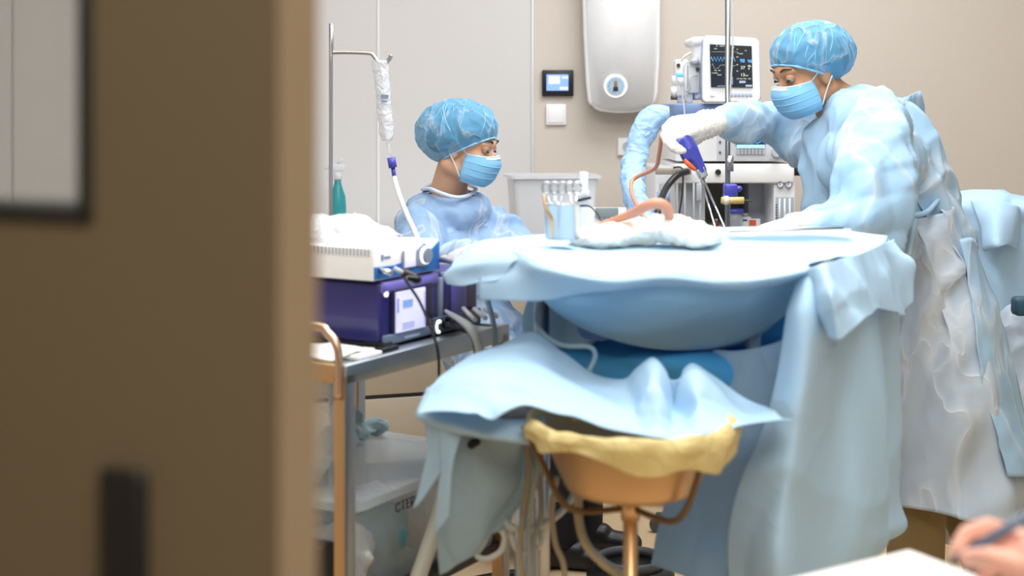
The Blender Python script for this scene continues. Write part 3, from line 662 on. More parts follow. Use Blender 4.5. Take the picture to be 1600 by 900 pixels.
def mask_part(Hm, par, tilt=0.0):
    rows = []
    prof = [(-0.008, 0.112, 0.048), (-0.021, 0.123, 0.054), (-0.036, 0.124, 0.058), (-0.056, 0.120, 0.060), (-0.076, 0.114, 0.060), (-0.094, 0.104, 0.056), (-0.106, 0.090, 0.048)]
    for i, (z, xf, wy) in enumerate(prof):
        r = []
        for a in (-90, -70, -48, -25, 0, 25, 48, 70, 90):
            t_ = math.radians(a); edge = abs(a) / 90.0
            zz = z + (0.0 if i == 0 else 0) - 0.006 * edge * (1 if i < 2 else -1 if i > 4 else 0) + (0.010 * (1 - edge) if i == 0 else 0)
            x = 0.020 + (xf - 0.020) * math.cos(t_) ** 0.8 if abs(a) < 90 else 0.020
            r.append(Hm @ Vector((x + 0.012 * edge, (wy + 0.010) * math.sin(t_), zz)))
        rows.append(r)
    mk = build('mask', MB().sheet(rows, MASKM, 4, 5, 0.0015, amp=0.001, freq=60), None, par)
    m = MB()
    for (zq, mt, rr) in ((0.1, MASKW, 0.0018), (1.9, MASKM, 0.0016), (2.9, MASKM, 0.0016), (3.9, MASKM, 0.0016), (5.9, MASKM, 0.0016)):
        i = min(int(zq), len(rows) - 2); f = zq - i
        m.tube([rows[i][j].lerp(rows[i + 1][j], f) + (Hm.to_3x3() @ Vector((0.0015, 0, 0))) for j in range(9)], rr, mt, seg=6)
    build('pleat', m, None, mk)
    m = MB().sheet([[p + Hm.to_3x3() @ Vector((0.0012, 0, 0)) for p in r] for r in ([rows[0][j].lerp(rows[1][j], 0.1) for j in range(1, 8)], [rows[0][j].lerp(rows[1][j], 0.6) for j in range(1, 8)])], MASKW, 4, 2, 0.001); build('nose_band', m, None, mk, label='white nose band')
    for sd, j in ((1, 8), (-1, 0)):
        m = MB().tube([rows[0][j], Hm @ Vector((0.0, sd * 0.080, 0.012)), Hm @ Vector((-0.018, sd * 0.082, 0.0))], 0.0018, MASKW, seg=6)
        m.tube([rows[5][j], Hm @ Vector((0.008, sd * 0.076, -0.050)), Hm @ Vector((-0.018, sd * 0.082, -0.02))], 0.0018, MASKW, seg=6); build('ear_loop', m, None, mk)
def cap_part(Hm, par, c, r, tilt, brim_f, brim_b, hair=HAIR):
    R = Hm.to_3x3()
    hm = MB().ell(Hm @ Vector((-0.018, 0, 0.036)), (0.100, 0.082, 0.088), hair, rot=R, u=30, v=20).ell(Hm @ Vector((-0.085, 0, 0.0)), (0.045, 0.05, 0.045), hair, rot=R)
    hb = Hm @ Vector(brim_b); hf = Hm @ Vector(brim_f); side = R @ Vector((0, 1, 0)); n = (hf - hb).cross(side).normalized()
    up = R @ Vector((0, 0, 1)); n = n if n.dot(up) < 0 else -n
    hm.remesh(0.006, 3, lambda p, nn: 0.003 * ridge(p, 40), hair); hm.cut(hb - n * 0.006, n)
    build('hair', hm, None, par)
    m = MB().ell(Hm @ Vector(c), r, CAPM, rot=R @ Matrix.Rotation(tilt, 3, 'Y'), u=64, v=44)
    for v in m.bm.verts:
        p = v.co.copy(); d = (p - Hm @ Vector(c)).normalized()
        v.co += d * (0.006 * ridge(p, 14) + 0.003 * ridge(p + Vector((3, 1, 2)), 30))
    m.cut(hb, n)
    cc = (hb + hf) / 2; fw = (hf - hb).normalized(); bv = [v.co.copy() for v in m.bm.verts if abs((v.co - hb).dot(n)) < 1e-4]
    bv.sort(key=lambda p: math.atan2((p - cc).dot(side), (p - cc).dot(fw))); pts = [cc + (p - cc) * 0.985 for p in bv[::max(1, len(bv) // 30)]]
    cp = build('cap', m, None, par)
    # gathered hem following the cut
    m = MB().tube(pts + [pts[0]], [0.0034 + 0.0012 * math.sin(k * 2.4) for k in range(len(pts) + 1)], CAPH, seg=8, n=3); build('hem', m, None, cp)
    m = MB()                      # creases radiating from the hem
    cw = Hm @ Vector(c); Rt = R @ Matrix.Rotation(tilt, 3, 'Y')
    def surf(a, b_):   # a round the hem, b up the dome
        d = Vector((math.cos(b_) * math.cos(a), math.cos(b_) * math.sin(a), math.sin(b_))); d = Vector((d.x * r[0], d.y * r[1], d.z * r[2])) * 1.012; return cw + Rt @ d
    rnd = random.Random(3)
    for k in range(22):
        a = rnd.uniform(-PI, PI); b0 = -0.45 + rnd.random() * 0.3; b1 = b0 + 0.5 + rnd.random() * 1.0; da = rnd.uniform(-0.5, 0.5)
        ps = [surf(a + da * i / 5, b0 + (b1 - b0) * i / 5) for i in range(6)]
        ps = [p for p in ps if (p - hb).dot(n) < -0.002]
        if len(ps) > 2: m.tube(ps, [0.0005] + [0.0013] * (len(ps) - 2) + [0.0004], CAPH, seg=6, n=3)
    build('crease', m, None, cp)
def finger(m, pts, r0, r1):
    for i in range(len(pts) - 1):
        ra = r0 + (r1 - r0) * i / (len(pts) - 1); rb = r0 + (r1 - r0) * (i + 1) / (len(pts) - 1); m.cap(pts[i], ra, pts[i + 1], rb, seg=12)
def shoe(m, heel, toe, mat=None):
    heel, toe = Vector(heel), Vector(toe); d = (toe - heel).normalized()
    m.ell(heel + Vector((0, 0, 0.045)), (0.045, 0.045, 0.045), mat); m.cap(heel + Vector((0, 0, 0.04)), 0.038, toe - d * 0.04 + Vector((0, 0, 0.032)), 0.032, mat); m.cap(heel + Vector((0, 0, 0.06)), 0.042, heel + d * 0.08 + Vector((0, 0, 0.055)), 0.035, mat)

# ------------------------------------------------------------------ nurse
NU = thing('person', 'seated person in blue bouffant cap, mask and pale blue gown looking down at the table', 'person', P(740, 870, 4.4))
Hn = frame(P(727, 228, 4.40), math.radians(-20), math.radians(15))
sR = P(658, 357, 4.34); sL = P(777, 357, 4.58); neckb = P(706, 326, 4.47)
hipR = P(768, 575, 4.40); hipL = P(792, 575, 4.60); knR = P(895, 600, 4.30); knL = P(912, 600, 4.52)
elR = P(660, 440, 4.22); wrR = P(745, 402, 4.02); elL = P(822, 420, 4.52); wrL = P(850, 405, 4.2)
ftR = P(872, 870, 4.34); ftL = P(912, 868, 4.52)
m = MB(); head_into(m, Hn)
m.cap(Hn @ Vector((-0.018, 0, -0.055)), 0.053, P(700, 300, 4.46), 0.058); m.cap(P(700, 300, 4.46), 0.06, P(703, 318, 4.48), 0.075)
chest = P(712, 385, 4.48); belly = P(722, 478, 4.50)
m.cap(sR.lerp(neckb, 0.25), 0.055, sL.lerp(neckb, 0.25), 0.055); m.cap(sR.lerp(sL, 0.25) - Vector((0, 0, 0.08)), 0.078, sL.lerp(sR, 0.25) - Vector((0, 0, 0.08)), 0.078)
m.cap(chest, 0.095, belly, 0.095); m.cap(belly, 0.10, hipR.lerp(hipL, 0.5), 0.11)
for (a, b_, c_, h) in ((sR, elR, wrR, 1), (sL, elL, wrL, -1)):
    m.cap(a, 0.044, b_, 0.036); m.cap(b_, 0.036, c_, 0.026)
    d = (c_ - b_).normalized(); pc = c_ + d * 0.05; m.cap(c_, 0.026, pc + d * 0.02, 0.033)
    sd = d.cross(Vector((0, 0, 1))).normalized()
    for i in range(4):
        o_ = sd * (i - 1.5) * 0.019; L_ = (0.068, 0.078, 0.072, 0.056)[i]; p0 = pc + d * 0.03 + o_; p1 = p0 + d * L_ * 0.5; p2 = p1 + d * L_ * 0.4 - Vector((0, 0, 0.018)); p3 = p2 + d * 0.008 - Vector((0, 0, 0.018)); finger(m, [p0, p1, p2, p3], 0.0095, 0.007)
    p0 = c_ + d * 0.02 + sd * h * 0.025; finger(m, [p0, p0 + d * 0.035 + sd * h * 0.022, p0 + d * 0.065 + sd * h * 0.026], 0.011, 0.008)
for (a, b_, c_) in ((hipR, knR, ftR), (hipL, knL, ftL)):
    m.cap(a, 0.082, b_, 0.058); m.cap(b_, 0.055, c_ + Vector((0, 0, 0.05)), 0.035)
m.remesh(0.0062, 5, None, SKIN); build('body', m, None, NU)
face_parts(Hn, NU, SKIN, HAIR); mask_part(Hn, NU)
cap_part(Hn, NU, (-0.040, 0, 0.036), (0.131, 0.112, 0.100), math.radians(-20), (0.100, 0, 0.060), (-0.060, 0, -0.070))
# navy scrub top showing at the collar
m = MB().cap(neckb + Vector((0, 0.02, 0.0)), 0.075, P(700, 365, 4.5), 0.12).cap(P(676, 312, 4.47), 0.042, P(730, 318, 4.55), 0.045)
m.remesh(0.008, 3, None, NAVY); m.cut(P(700, 289, 4.4), Vector((0.35, -0.1, 1)).normalized()); build('scrub_top', m, None, NU, label='navy scrub collar')
# gown
def wr(amp1, f1, amp2, f2, drop=(1, 1, 0.5)):
    def fn(p, n):
        q = Vector((p.x * drop[0], p.y * drop[1], p.z * drop[2])); return amp1 * ridge(q, f1) + amp2 * ridge(q + Vector((5, 2, 1)), f2)
    return fn
m = MB()
m.cap(sR.lerp(neckb, 0.12), 0.066, sL.lerp(neckb, 0.12), 0.066); m.ell(P(702, 334, 4.46), (0.13, 0.13, 0.078)); m.cap(P(704, 345, 4.45), 0.10, chest - Vector((0, 0, 0.04)), 0.15); m.cap(sR.lerp(sL, 0.2) - Vector((0, 0, 0.10)), 0.12, sL.lerp(sR, 0.2) - Vector((0, 0, 0.10)), 0.12)
m.cap(chest - Vector((0, 0, 0.04)), 0.15, belly, 0.135); m.cap(belly, 0.135, hipR.lerp(hipL, 0.5), 0.125)
m.cap(sR, 0.072, elR, 0.085); m.cap(elR, 0.085, elR.lerp(wrR, 0.8), 0.062); m.cap(elR.lerp(wrR, 0.8), 0.062, wrR, 0.045)
m.cap(sL, 0.07, elL, 0.075); m.cap(elL, 0.075, wrL, 0.045)
m.cap(hipR, 0.11, knR, 0.085); m.cap(hipL, 0.11, knL, 0.085); m.cap(hipR.lerp(hipL, .5), 0.12, knR.lerp(knL, .5), 0.09)
m.remesh(0.009, 6, lambda p, n: 0.004 + 0.007 * noise.noise(p * 7) + 0.024 * crumple(p, 5.5) + 0.011 * crumple(p + Vector((3, 1, 2)), 13), GOWNN)
# the neckline: open the gown round the neck
m.cut(P(704, 299, 4.44), Vector((0.02, -0.22, 1)).normalized())
build('gown', m, None, NU)
# gown skirt hanging from the knees
rows = []
for i, (z, k) in enumerate(((0.0, 1.0), (-0.12, 1.0), (-0.26, 1.05), (-0.38, 1.12))):
    r = []
    for (f, dy) in ((0.0, -0.14), (0.35, -0.17), (0.7, -0.16), (1.0, -0.10), (1.08, 0.05), (1.0, 0.17), (0.6, 0.22), (0.2, 0.2)):
        base = hipR.lerp(knR, f); mid = Vector((base.x + (0.04 if f > 0.9 else 0), 4.44 + dy * k, 0.60 + z)); r.append(mid + Vector((0, 0.02 * math.sin(f * 9 + i), 0)))
    rows.append(r)
sk = MB().sheet(rows, M('gown_lower', '#a5b7c6', 0.7, transl=0.2, crease=0.8, cscale=10, alpha=0.75), 5, 5, 0.002, amp=0.02, freq=7, ramp=0.006, rfreq=14, closed=True); build('gown_skirt', sk, None, NU, label='thin grey-blue lower gown')
# white collar band
pts = [P(660, 296, 4.44), P(672, 295, 4.38), P(690, 302, 4.335), P(712, 308, 4.33), P(730, 306, 4.36), P(741, 299, 4.41), P(742, 293, 4.47), P(720, 286, 4.56), P(685, 285, 4.55)]
m = MB().tube(pts + [pts[0]], 0.006, M('collar_band', '#cfe2f5', 0.7), seg=8, n=5); build('collar_band', m, None, NU, label='pale collar band')
# shoulder sleeve fold and near translucent white cuff
rows = [[P(702, 392, 3.93), P(722, 372, 3.92), P(745, 366, 3.95), P(765, 376, 4.0)], [P(700, 412, 3.92), P(722, 398, 3.88), P(750, 388, 3.9), P(772, 392, 3.97)], [P(712, 432, 3.95), P(735, 424, 3.9), P(760, 414, 3.92), P(782, 410, 3.98)]]
m = MB().cap(elR.lerp(wrR, 0.55), 0.066, wrR + Vector((0.03, -0.03, 0.0)), 0.05); m.remesh(0.007, 4, wr(0.006, 12, 0.003, 30), M('cuff_white', '#e6ecf4', 0.8, transl=0.2, crease=0.5)); build('cuff', m, None, NU, label='white sleeve cuff')
m = MB()
for (k_n, f_) in ((knR, ftR), (knL, ftL)):
    m.cap(hipR.lerp(k_n, 0.3), 0.085, k_n, 0.066); m.cap(k_n, 0.066, f_ + Vector((0, 0, 0.07)), 0.062)
m.remesh(0.010, 4, wr(0.006, 7, 0.002, 20), BLKTR); build('trousers', m, None, NU, label='black trousers')
for f_ in (ftR, ftL):
    m = MB(); shoe(m, (f_.x - 0.02, f_.y, 0.0), (f_.x + 0.19, f_.y - 0.05, 0.0), BLK); m.remesh(0.006, 4, None, BLK); build('shoe', m, None, NU)
t = thing('stool', 'round black padded stool under the seated nurse', 'stool', (hipR.x + 0.02, 4.5, 0))
sx = hipR.x + 0.02
build('seat', MB().lathe([(0, 0), (0.16, 0), (0.175, 0.015), (0.175, 0.045), (0.16, 0.06), (0, 0.06)], (sx, 4.5, 0.29), BLK), None, t)
build('column', MB().cyl((sx, 4.5, 0.06), (sx, 4.5, 0.29), 0.02, mat=STEEL), None, t)
for k in range(5):
    a = 2 * PI * k / 5 + 0.3; e = Vector((sx + 0.24 * math.cos(a), 4.5 + 0.24 * math.sin(a), 0.05)); l = build('leg', MB().tube([(sx, 4.5, 0.075), e], 0.014, STEEL, smoothpath=False), None, t)
    build('caster', MB().cyl(e + Vector((0, -0.01, -0.025)), e + Vector((0, 0.01, -0.025)), 0.025, mat=BLK), None, l)

# ------------------------------------------------------------------ surgeon
SU = thing('person', 'standing bent person in long pale blue gown and gloves holding a blue surgical drill', 'person', P(1470, 900, 3.85))
Hs = frame(P(1262, 112, 3.95), math.radians(180 + 22), math.radians(22))
nk = P(1312, 168, 3.97); sNear = P(1372, 205, 3.74); sFar = P(1300, 185, 4.13)
elN = P(1352, 352, 3.60); wrN = P(1245, 352, 3.56); elF = P(1212, 194, 4.20); wrF = P(1126, 190, 4.04)
chs = P(1362, 260, 3.92); wst = P(1425, 385, 3.92); hip = P(1462, 460, 3.92)
hpN = hip + Vector((0, -0.05, -0.02)); hpF = hip + Vector((0, 0.11, -0.02))
fN = Vector((P(1430, 0, 3.88).x, 3.88, 0.0)); fF = Vector((P(1552, 0, 4.02).x, 4.02, 0.0))
def knee(a, b_): return a.lerp(b_, 0.5) + Vector((-0.03, 0, 0))
m = MB(); head_into(m, Hs)
m.cap(Hs @ Vector((-0.018, 0, -0.05)), 0.056, nk, 0.062)
m.cap(sNear.lerp(nk, .2), 0.06, sFar.lerp(nk, .2), 0.06); m.cap(nk, 0.07, chs, 0.13); m.cap(chs, 0.14, wst, 0.13); m.cap(wst, 0.13, hip, 0.14)
m.cap(sNear, 0.055, elN, 0.043); m.cap(elN, 0.042, wrN, 0.03); m.cap(sFar, 0.055, elF, 0.043); m.cap(elF, 0.042, wrF, 0.03)
for (a, f_) in ((hpN, fN), (hpF, fF)):
    kn = knee(a, f_); m.cap(a, 0.095, kn, 0.062); m.cap(kn, 0.06, f_ + Vector((0, 0, 0.07)), 0.04)
# near hand resting on the drape
def flat_hand(m, w_, d, up=Vector((0, 0, 1)), grow=0.0, side=1):
    sd = d.cross(up).normalized(); pc = w_ + d * 0.045
    for k in range(4): m.cap(w_, 0.026 + grow, pc + sd * (k - 1.5) * 0.02 + d * 0.03, 0.0135 + grow)
    for i in range(4):
        p0 = pc + d * 0.035 + sd * (i - 1.5) * 0.021; L_ = (0.055, 0.075, 0.08, 0.07)[i]; p1 = p0 + d * L_ * .45; p2 = p1 + d * L_ * .35 - up * 0.012; p3 = p2 + d * L_ * .15 - up * 0.016; finger(m, [p0, p1, p2, p3], 0.0095 + grow, 0.0075 + grow)
    p0 = w_ + d * 0.015 + sd * side * 0.028; finger(m, [p0, p0 + d * .035 + sd * side * .022, p0 + d * .065 + sd * side * .025 - up * .008], 0.012 + grow, 0.009 + grow)
dN = (wrN - elN).normalized(); flat_hand(m, wrN, Vector((-0.95, -0.2, -0.15)).normalized())
# far hand closed over the drill
def grip_hand(m, grow=0.0):
    w_ = P(1112, 192, 4.02); K = [P(1052, 188, 3.985), P(1046, 196, 3.965), P(1045, 206, 3.950), P(1050, 217, 3.94)]
    for k in K: m.cap(w_ + Vector((0, 0, 0)), 0.032 + grow, k.lerp(w_, 0.12), 0.0155 + grow)
    m.cap(P(1108, 200, 4.02), 0.030 + grow, P(1080, 212, 3.99), 0.024 + grow)
    P1 = [P(1039, 200, 3.955), P(1037, 212, 3.935), P(1041, 222, 3.92), P(1050, 231, 3.915)]
    P2 = [P(1042, 213, 3.935), P(1044, 224, 3.915), P(1052, 231, 3.905), P(1060, 236, 3.902)]
    P3 = [P(1052, 217, 3.93), P(1056, 226, 3.91), P(1062, 231, 3.90), P(1068, 236, 3.90)]
    for i in range(4): finger(m, [K[i], P1[i], P2[i], P3[i]], 0.0125 + grow, 0.009 + grow)
    finger(m, [P(1092, 216, 4.0), P(1078, 226, 3.99), P(1062, 236, 3.975)], 0.015 + grow, 0.010 + grow)
m.cap(wrF, 0.03, P(1112, 192, 4.02), 0.03); grip_hand(m, -0.0015)
m.remesh(0.0065, 3, None, SKIN2); build('body', m, None, SU)
face_parts(Hs, SU, SKIN2, HAIR); mask_part(Hs, SU)
cap_part(Hs, SU, (-0.035, 0, 0.04), (0.122, 0.102, 0.090), math.radians(-18), (0.095, 0, 0.062), (-0.06, 0, -0.055))
m = MB(); grip_hand(m, 0.0)
for k in range(3): m.cap(P(1100 + k * 7, 192, 4.02), 0.037, P(1104 + k * 7, 191, 4.02), 0.037)
m.cap(P(1098, 193, 4.02), 0.034, P(1122, 190, 4.04), 0.037)
m.remesh(0.0035, 4, lambda p, n: (0.0016 * math.sin((p.x * 0.95 + p.z * 0.3) * 520) if p.x > P(1097, 0, 4.02).x else 0.0009 * ridge(p, 45)), GLOVE); build('glove', m, None, SU, label='white latex glove on the drill hand')
m = MB(); flat_hand(m, wrN, Vector((-0.95, -0.2, -0.15)).normalized(), grow=0.0012); m.cap(wrN.lerp(elN, 0.0), 0.033, wrN.lerp(elN, 0.3), 0.040); m.remesh(0.004, 3, None, GLOVE); build('glove', m, None, SU, label='white glove resting on the drape')
# upper gown
m = MB()
m.cap(nk.lerp(sNear, .35) - Vector((0, 0, 0.015)), 0.075, nk.lerp(sFar, .35) - Vector((0, 0, 0.015)), 0.075)
m.cap(sNear.lerp(nk, .1), 0.085, sFar.lerp(nk, .1), 0.085); m.cap(sNear.lerp(sFar, .15) + Vector((0.02, 0, -0.09)), 0.13, sFar.lerp(sNear, .15) + Vector((0.02, 0, -0.09)), 0.13)
m.cap(nk + Vector((0.05, 0, -0.03)), 0.09, chs, 0.165); m.cap(chs, 0.165, wst, 0.165); m.cap(P(1400, 215, 3.95), 0.11, P(1425, 330, 3.95), 0.14)
m.cap(P(1290, 215, 3.95), 0.07, P(1300, 320, 3.95), 0.085); m.cap(P(1300, 320, 3.95), 0.09, wst + Vector((-0.06, 0, 0)), 0.13)
m.cap(sNear, 0.095, P(1362, 280, 3.64), 0.100); m.cap(P(1362, 280, 3.64), 0.100, elN, 0.098); m.cap(elN, 0.095, elN.lerp(wrN, .6), 0.066); m.cap(elN.lerp(wrN, .6), 0.066, wrN, 0.042)
m.cap(sFar, 0.09, elF, 0.076); m.cap(elF, 0.076, elF.lerp(wrF, .5), 0.064); m.cap(elF.lerp(wrF, .5), 0.070, wrF + Vector((0.01, 0, 0)), 0.044)
m.cap(P(1262, 225, 4.12), 0.075, P(1215, 205, 4.2), 0.06)
m.remesh(0.009, 6, lambda p, n: 0.012 * noise.noise(Vector((p.x * 8, p.y * 6, p.z * 3.5 + p.x * 3))) + 0.040 * crumple(p, 4.0) + 0.014 * crumple(p + Vector((3, 1, 2)), 9.5), GOWN); build('gown_top', m, None, SU)
# long skirt of the gown
ring = lambda cx, y0, z, rx, ry, n=18, ph=0: [Vector((cx + (rx + 0.010 * math.sin(k * 2.6)) * math.cos(2 * PI * k / n), y0 + (ry + 0.012 * math.sin(k * 2.6)) * math.sin(2 * PI * k / n), z + 0.012 * math.sin(3 * 2 * PI * k / n + ph))) for k in range(n)]
def X(px, Y): return P(px, 0, Y).x
prof = [(330, 1350, 1492, .17), (400, 1375, 1512, .19), (470, 1392, 1530, .20), (560, 1398, 1548, .21), (650, 1400, 1562, .22), (730, 1398, 1572, .22), (800, 1398, 1580, .23)]
rows = []
for (py, xa, xb, ry) in prof:
    Yc = 3.88; a = X(xa, Yc); b_ = X(xb, Yc); z = CAM_H - (py - HY) * 3.72 / F; a -= 0.03; rows.append(ring((a + b_) / 2, Yc, z, (b_ - a) / 2, ry + 0.015, 18, py * 0.01))
sk = MB().sheet(rows, GOWNG, 8, 8, 0.002, amp=0.028, freq=4.5, ramp=0.010, rfreq=5.5, cr_=0.035, crf=4.5, seed=2, closed=True, dom=Matrix(((.30, 0, .25), (0, .6, 0), (-.75, 0, .85)))); build('gown_skirt', sk, None, SU, label='grey-blue crinkled gown skirt')
# hem band
m = MB()
# back panels and waist ties
rows = [[P(1440, 142, 4.05), P(1418, 150, 3.9), P(1395, 160, 3.82)], [P(1447, 225, 4.1), P(1435, 240, 3.9), P(1420, 250, 3.78)], [P(1462, 275, 4.1), P(1460, 300, 3.92), P(1440, 320, 3.76)], [P(1495, 320, 4.1), P(1485, 350, 3.92), P(1462, 372, 3.74)], [P(1512, 385, 4.1), P(1505, 400, 3.9), P(1490, 420, 3.74)]]
build('back_panel', MB().sheet(rows, GOWN, 6, 6, 0.002, amp=0.02, freq=9, ramp=0.012, rfreq=12), None, SU)
rows = [[P(1498, 375, 3.72), P(1512, 372, 3.74), P(1528, 380, 3.85)], [P(1522, 470, 3.68), P(1540, 462, 3.72), P(1555, 472, 3.85)], [P(1532, 560, 3.66), P(1556, 556, 3.70), P(1580, 560, 3.85)], [P(1552, 660, 3.66), P(1580, 660, 3.70), P(1606, 665, 3.85)], [P(1575, 745, 3.66), P(1605, 745, 3.70), P(1635, 750, 3.85)]]
build('back_flap', MB().sheet(rows, GOWN, 6, 8, 0.002, amp=0.012, freq=8, ramp=0.010, rfreq=9), None, SU, label='loose pale back flap')
m = MB().tube([P(1404, 352, 3.72), P(1425, 338, 3.70), P(1450, 330, 3.72), P(1475, 300, 3.85)], 0.007, GOWN, seg=8); m.tube([P(1430, 342, 3.70), P(1426, 365, 3.69), P(1420, 400, 3.70)], 0.006, GOWN, seg=8); build('waist_tie', m, None, SU)
m = MB()
for (a, f_) in ((hpN, fN), (hpF, fF)):
    kn = knee(a, f_); m.cap(a, 0.10, kn, 0.078); m.cap(kn, 0.078, f_ + Vector((0, 0, 0.08)), 0.076)
m.remesh(0.010, 4, wr(0.006, 6, 0.002, 20), OLIVE); build('trousers', m, None, SU, label='olive trousers')
for f_ in (fN, fF):
    m = MB(); shoe(m, (f_.x + 0.06, f_.y, 0), (f_.x - 0.18, f_.y - 0.03, 0), BLK); m.remesh(0.007, 4, None, BLK); build('shoe', m, None, SU)

# surgical drill in the gloved hand
t = thing('surgical_drill', 'blue handled surgical drill with steel tip held in the white glove', 'surgical tool', P(1095, 276, 3.95))
m = MB(); a = P(1066, 216, 3.965); b_ = P(1096, 266, 3.95)
m.cap(a, 0.024, a.lerp(b_, 0.35), 0.026); m.cap(a.lerp(b_, 0.35), 0.026, b_, 0.015); m.cap(P(1060, 222, 3.94), 0.012, P(1072, 248, 3.94), 0.012); m.remesh(0.0035, 3, None, TOOLB); build('handle', m, None, t)
build('accent', MB().tube([P(1069, 250, 3.925), P(1077, 258, 3.92), P(1086, 265, 3.925)], [0.006, 0.007, 0.005], ORANGE), None, t, label='orange underside strip')
m = MB().cyl(P(1091, 258, 3.95), P(1096, 267, 3.95), 0.007, mat=CHROME); m.box(P(1096, 270, 3.95), (0.026, 0.026, 0.028), STEEL, bev=0.003, rot=Euler((0, math.radians(-25), 0))); m.cyl(P(1098, 274, 3.95), P(1101, 280, 3.95), 0.008, 0.005, mat=CHROME); build('chuck', m, None, t)
build('bit', MB().cyl(P(1098, 278, 3.95), P(1133, 357, 3.5), 0.0032, 0.0018, mat=CHROME, seg=10), None, t)
build('wire', MB().cyl(P(1093, 272, 3.94), P(1118, 357, 3.5), 0.0032, 0.0018, mat=CHROME, seg=10), None, t)
# blue sheath arching to the table
rows = []
pth = [(1046, 181, 4.45), (1022, 184, 4.45), (1006, 206, 4.43), (994, 236, 4.40), (989, 268, 4.35), (990, 300, 4.25), (1000, 330, 4.1), (1004, 362, 3.6)]
rad = [0.030, 0.040, 0.040, 0.036, 0.037, 0.036, 0.034, 0.032]
m = MB().tube([P(*p) for p in pth], rad, SLEEVEH, seg=28, n=12)
for v in m.bm.verts: p = v.co.copy(); v.co += Vector((1, 0, 0)) * 0.010 * noise.noise(p * 22) + Vector((0, 1, 0)) * 0.008 * ridge(p, 25)
tag(build('hose_sheath', m), 'pale blue crinkled sterile sheath arching up from the table behind the hand', 'hose cover')
tag(build('thick_tube', MB().tube([P(1034, 208, 3.96), P(1030, 240, 4.0), P(1024, 262, 4.1), P(1000, 274, 4.15), P(987, 284, 4.15), P(988, 305, 4.05), P(1000, 328, 3.8), P(1010, 344, 3.45)], 0.0058, SALM, seg=12)), 'thin salmon tube looping down from the gloved hand', 'tube')
tag(build('thick_tube', MB().tube([P(935, 352, 3.0), P(960, 344, 2.98), P(988, 334, 2.92), P(1010, 322, 2.88), P(1030, 318, 2.87), P(1043, 328, 2.88), P(1047, 350, 2.90)], [0.005, 0.007, 0.010, 0.011, 0.011, 0.011, 0.010], SALM, seg=14)), 'thick salmon rubber tube arching over the white gauze', 'tube')
tag(build('black_hose', MB().tube([P(1074, 268, 4.9), P(1058, 274, 4.85), P(1042, 292, 4.8), P(1032, 315, 4.7), P(1026, 345, 4.6), P(1026, 420, 4.55)], 0.0115, BLK, seg=12)), 'black corrugated hose curving down from the machine bracket', 'hose')
tag(build('black_cable', MB().tube([P(1052, 262, 4.93), P(1066, 264, 4.92), P(1066, 300, 4.9), P(1060, 350, 4.88), P(1060, 420, 4.87)], 0.003, BLK, seg=8)), 'thin black cable hanging in front of the machine side', 'cable')

# ------------------------------------------------------------------ large draped instrument table
def R_(*pts): return [P(*p) for p in pts]
IT = thing('draped_table', 'large instrument table under a pale blue drape in the middle of the picture', 'table', (0.40, 2.95, 0))
TZ = 1.075
q = [Vector((-0.03, 2.78, TZ)), Vector((0.50, 2.66, TZ)), Vector((0.84, 3.40, TZ)), Vector((-0.02, 3.38, TZ))]
build('table_board', MB().prism(q, (0, 0, 1), 0.018, STEELD, bev=0.003), None, IT)
for v in ((0.06, 2.86), (0.47, 2.78), (0.77, 3.34), (0.05, 3.3)):
    build('leg', MB().cyl((v[0], v[1], 0.0), (v[0], v[1], TZ), 0.016, mat=STEEL), None, IT)
DT = thing('table_drape', 'pale blue nonwoven drape over the instrument table, wavy front and long side fall', 'drape', (0.40, 2.95, 0))
rows = [
 R_((738, 384, 3.30), (760, 373, 3.36), (830, 367, 3.42), (920, 362, 3.45), (1010, 358, 3.47), (1100, 356, 3.48), (1200, 355, 3.50), (1300, 358, 3.50), (1388, 368, 3.46)),
 R_((725, 393, 3.10), (755, 380, 3.14), (835, 376, 3.14), (930, 376, 3.10), (1020, 375, 3.10), (1110, 374, 3.10), (1210, 374, 3.12), (1300, 376, 3.12), (1380, 381, 3.14)),
 R_((712, 406, 2.92), (750, 390, 2.94), (830, 386, 2.92), (920, 396, 2.84), (1020, 398, 2.80), (1110, 400, 2.78), (1210, 398, 2.80), (1290, 398, 2.82), (1350, 396, 2.86)),
 R_((700, 420, 2.80), (745, 393, 2.80), (800, 383, 2.80), (865, 408, 2.66), (950, 424, 2.58), (1040, 420, 2.58), (1130, 430, 2.56), (1210, 424, 2.56), (1268, 412, 2.60)),
 R_((690, 432, 2.75), (742, 404, 2.74), (792, 390, 2.73), (850, 413, 2.62), (950, 434, 2.52), (1040, 426, 2.54), (1130, 438, 2.51), (1210, 434, 2.51), (1270, 419, 2.54))]
build('top_sheet', MB().sheet(rows, DRAPE, 8, 6, 0.002, amp=0.003, freq=9, cr_=0.004, crf=5), None, DT)
# left corner scoop
rows = [R_((742, 402, 2.745), (765, 394, 2.735), (793, 391, 2.725), (820, 402, 2.68)), R_((712, 415, 2.74), (745, 412, 2.71), (775, 410, 2.70), (800, 412, 2.68)), R_((694, 430, 2.74), (730, 432, 2.72), (760, 434, 2.70), (790, 430, 2.68)), R_((700, 443, 2.74), (722, 447, 2.72), (748, 441, 2.70), (775, 438, 2.68))]
build('corner_fold', MB().sheet(rows, DRAPE, 6, 6, 0.002, amp=0.003, freq=12), None, DT)
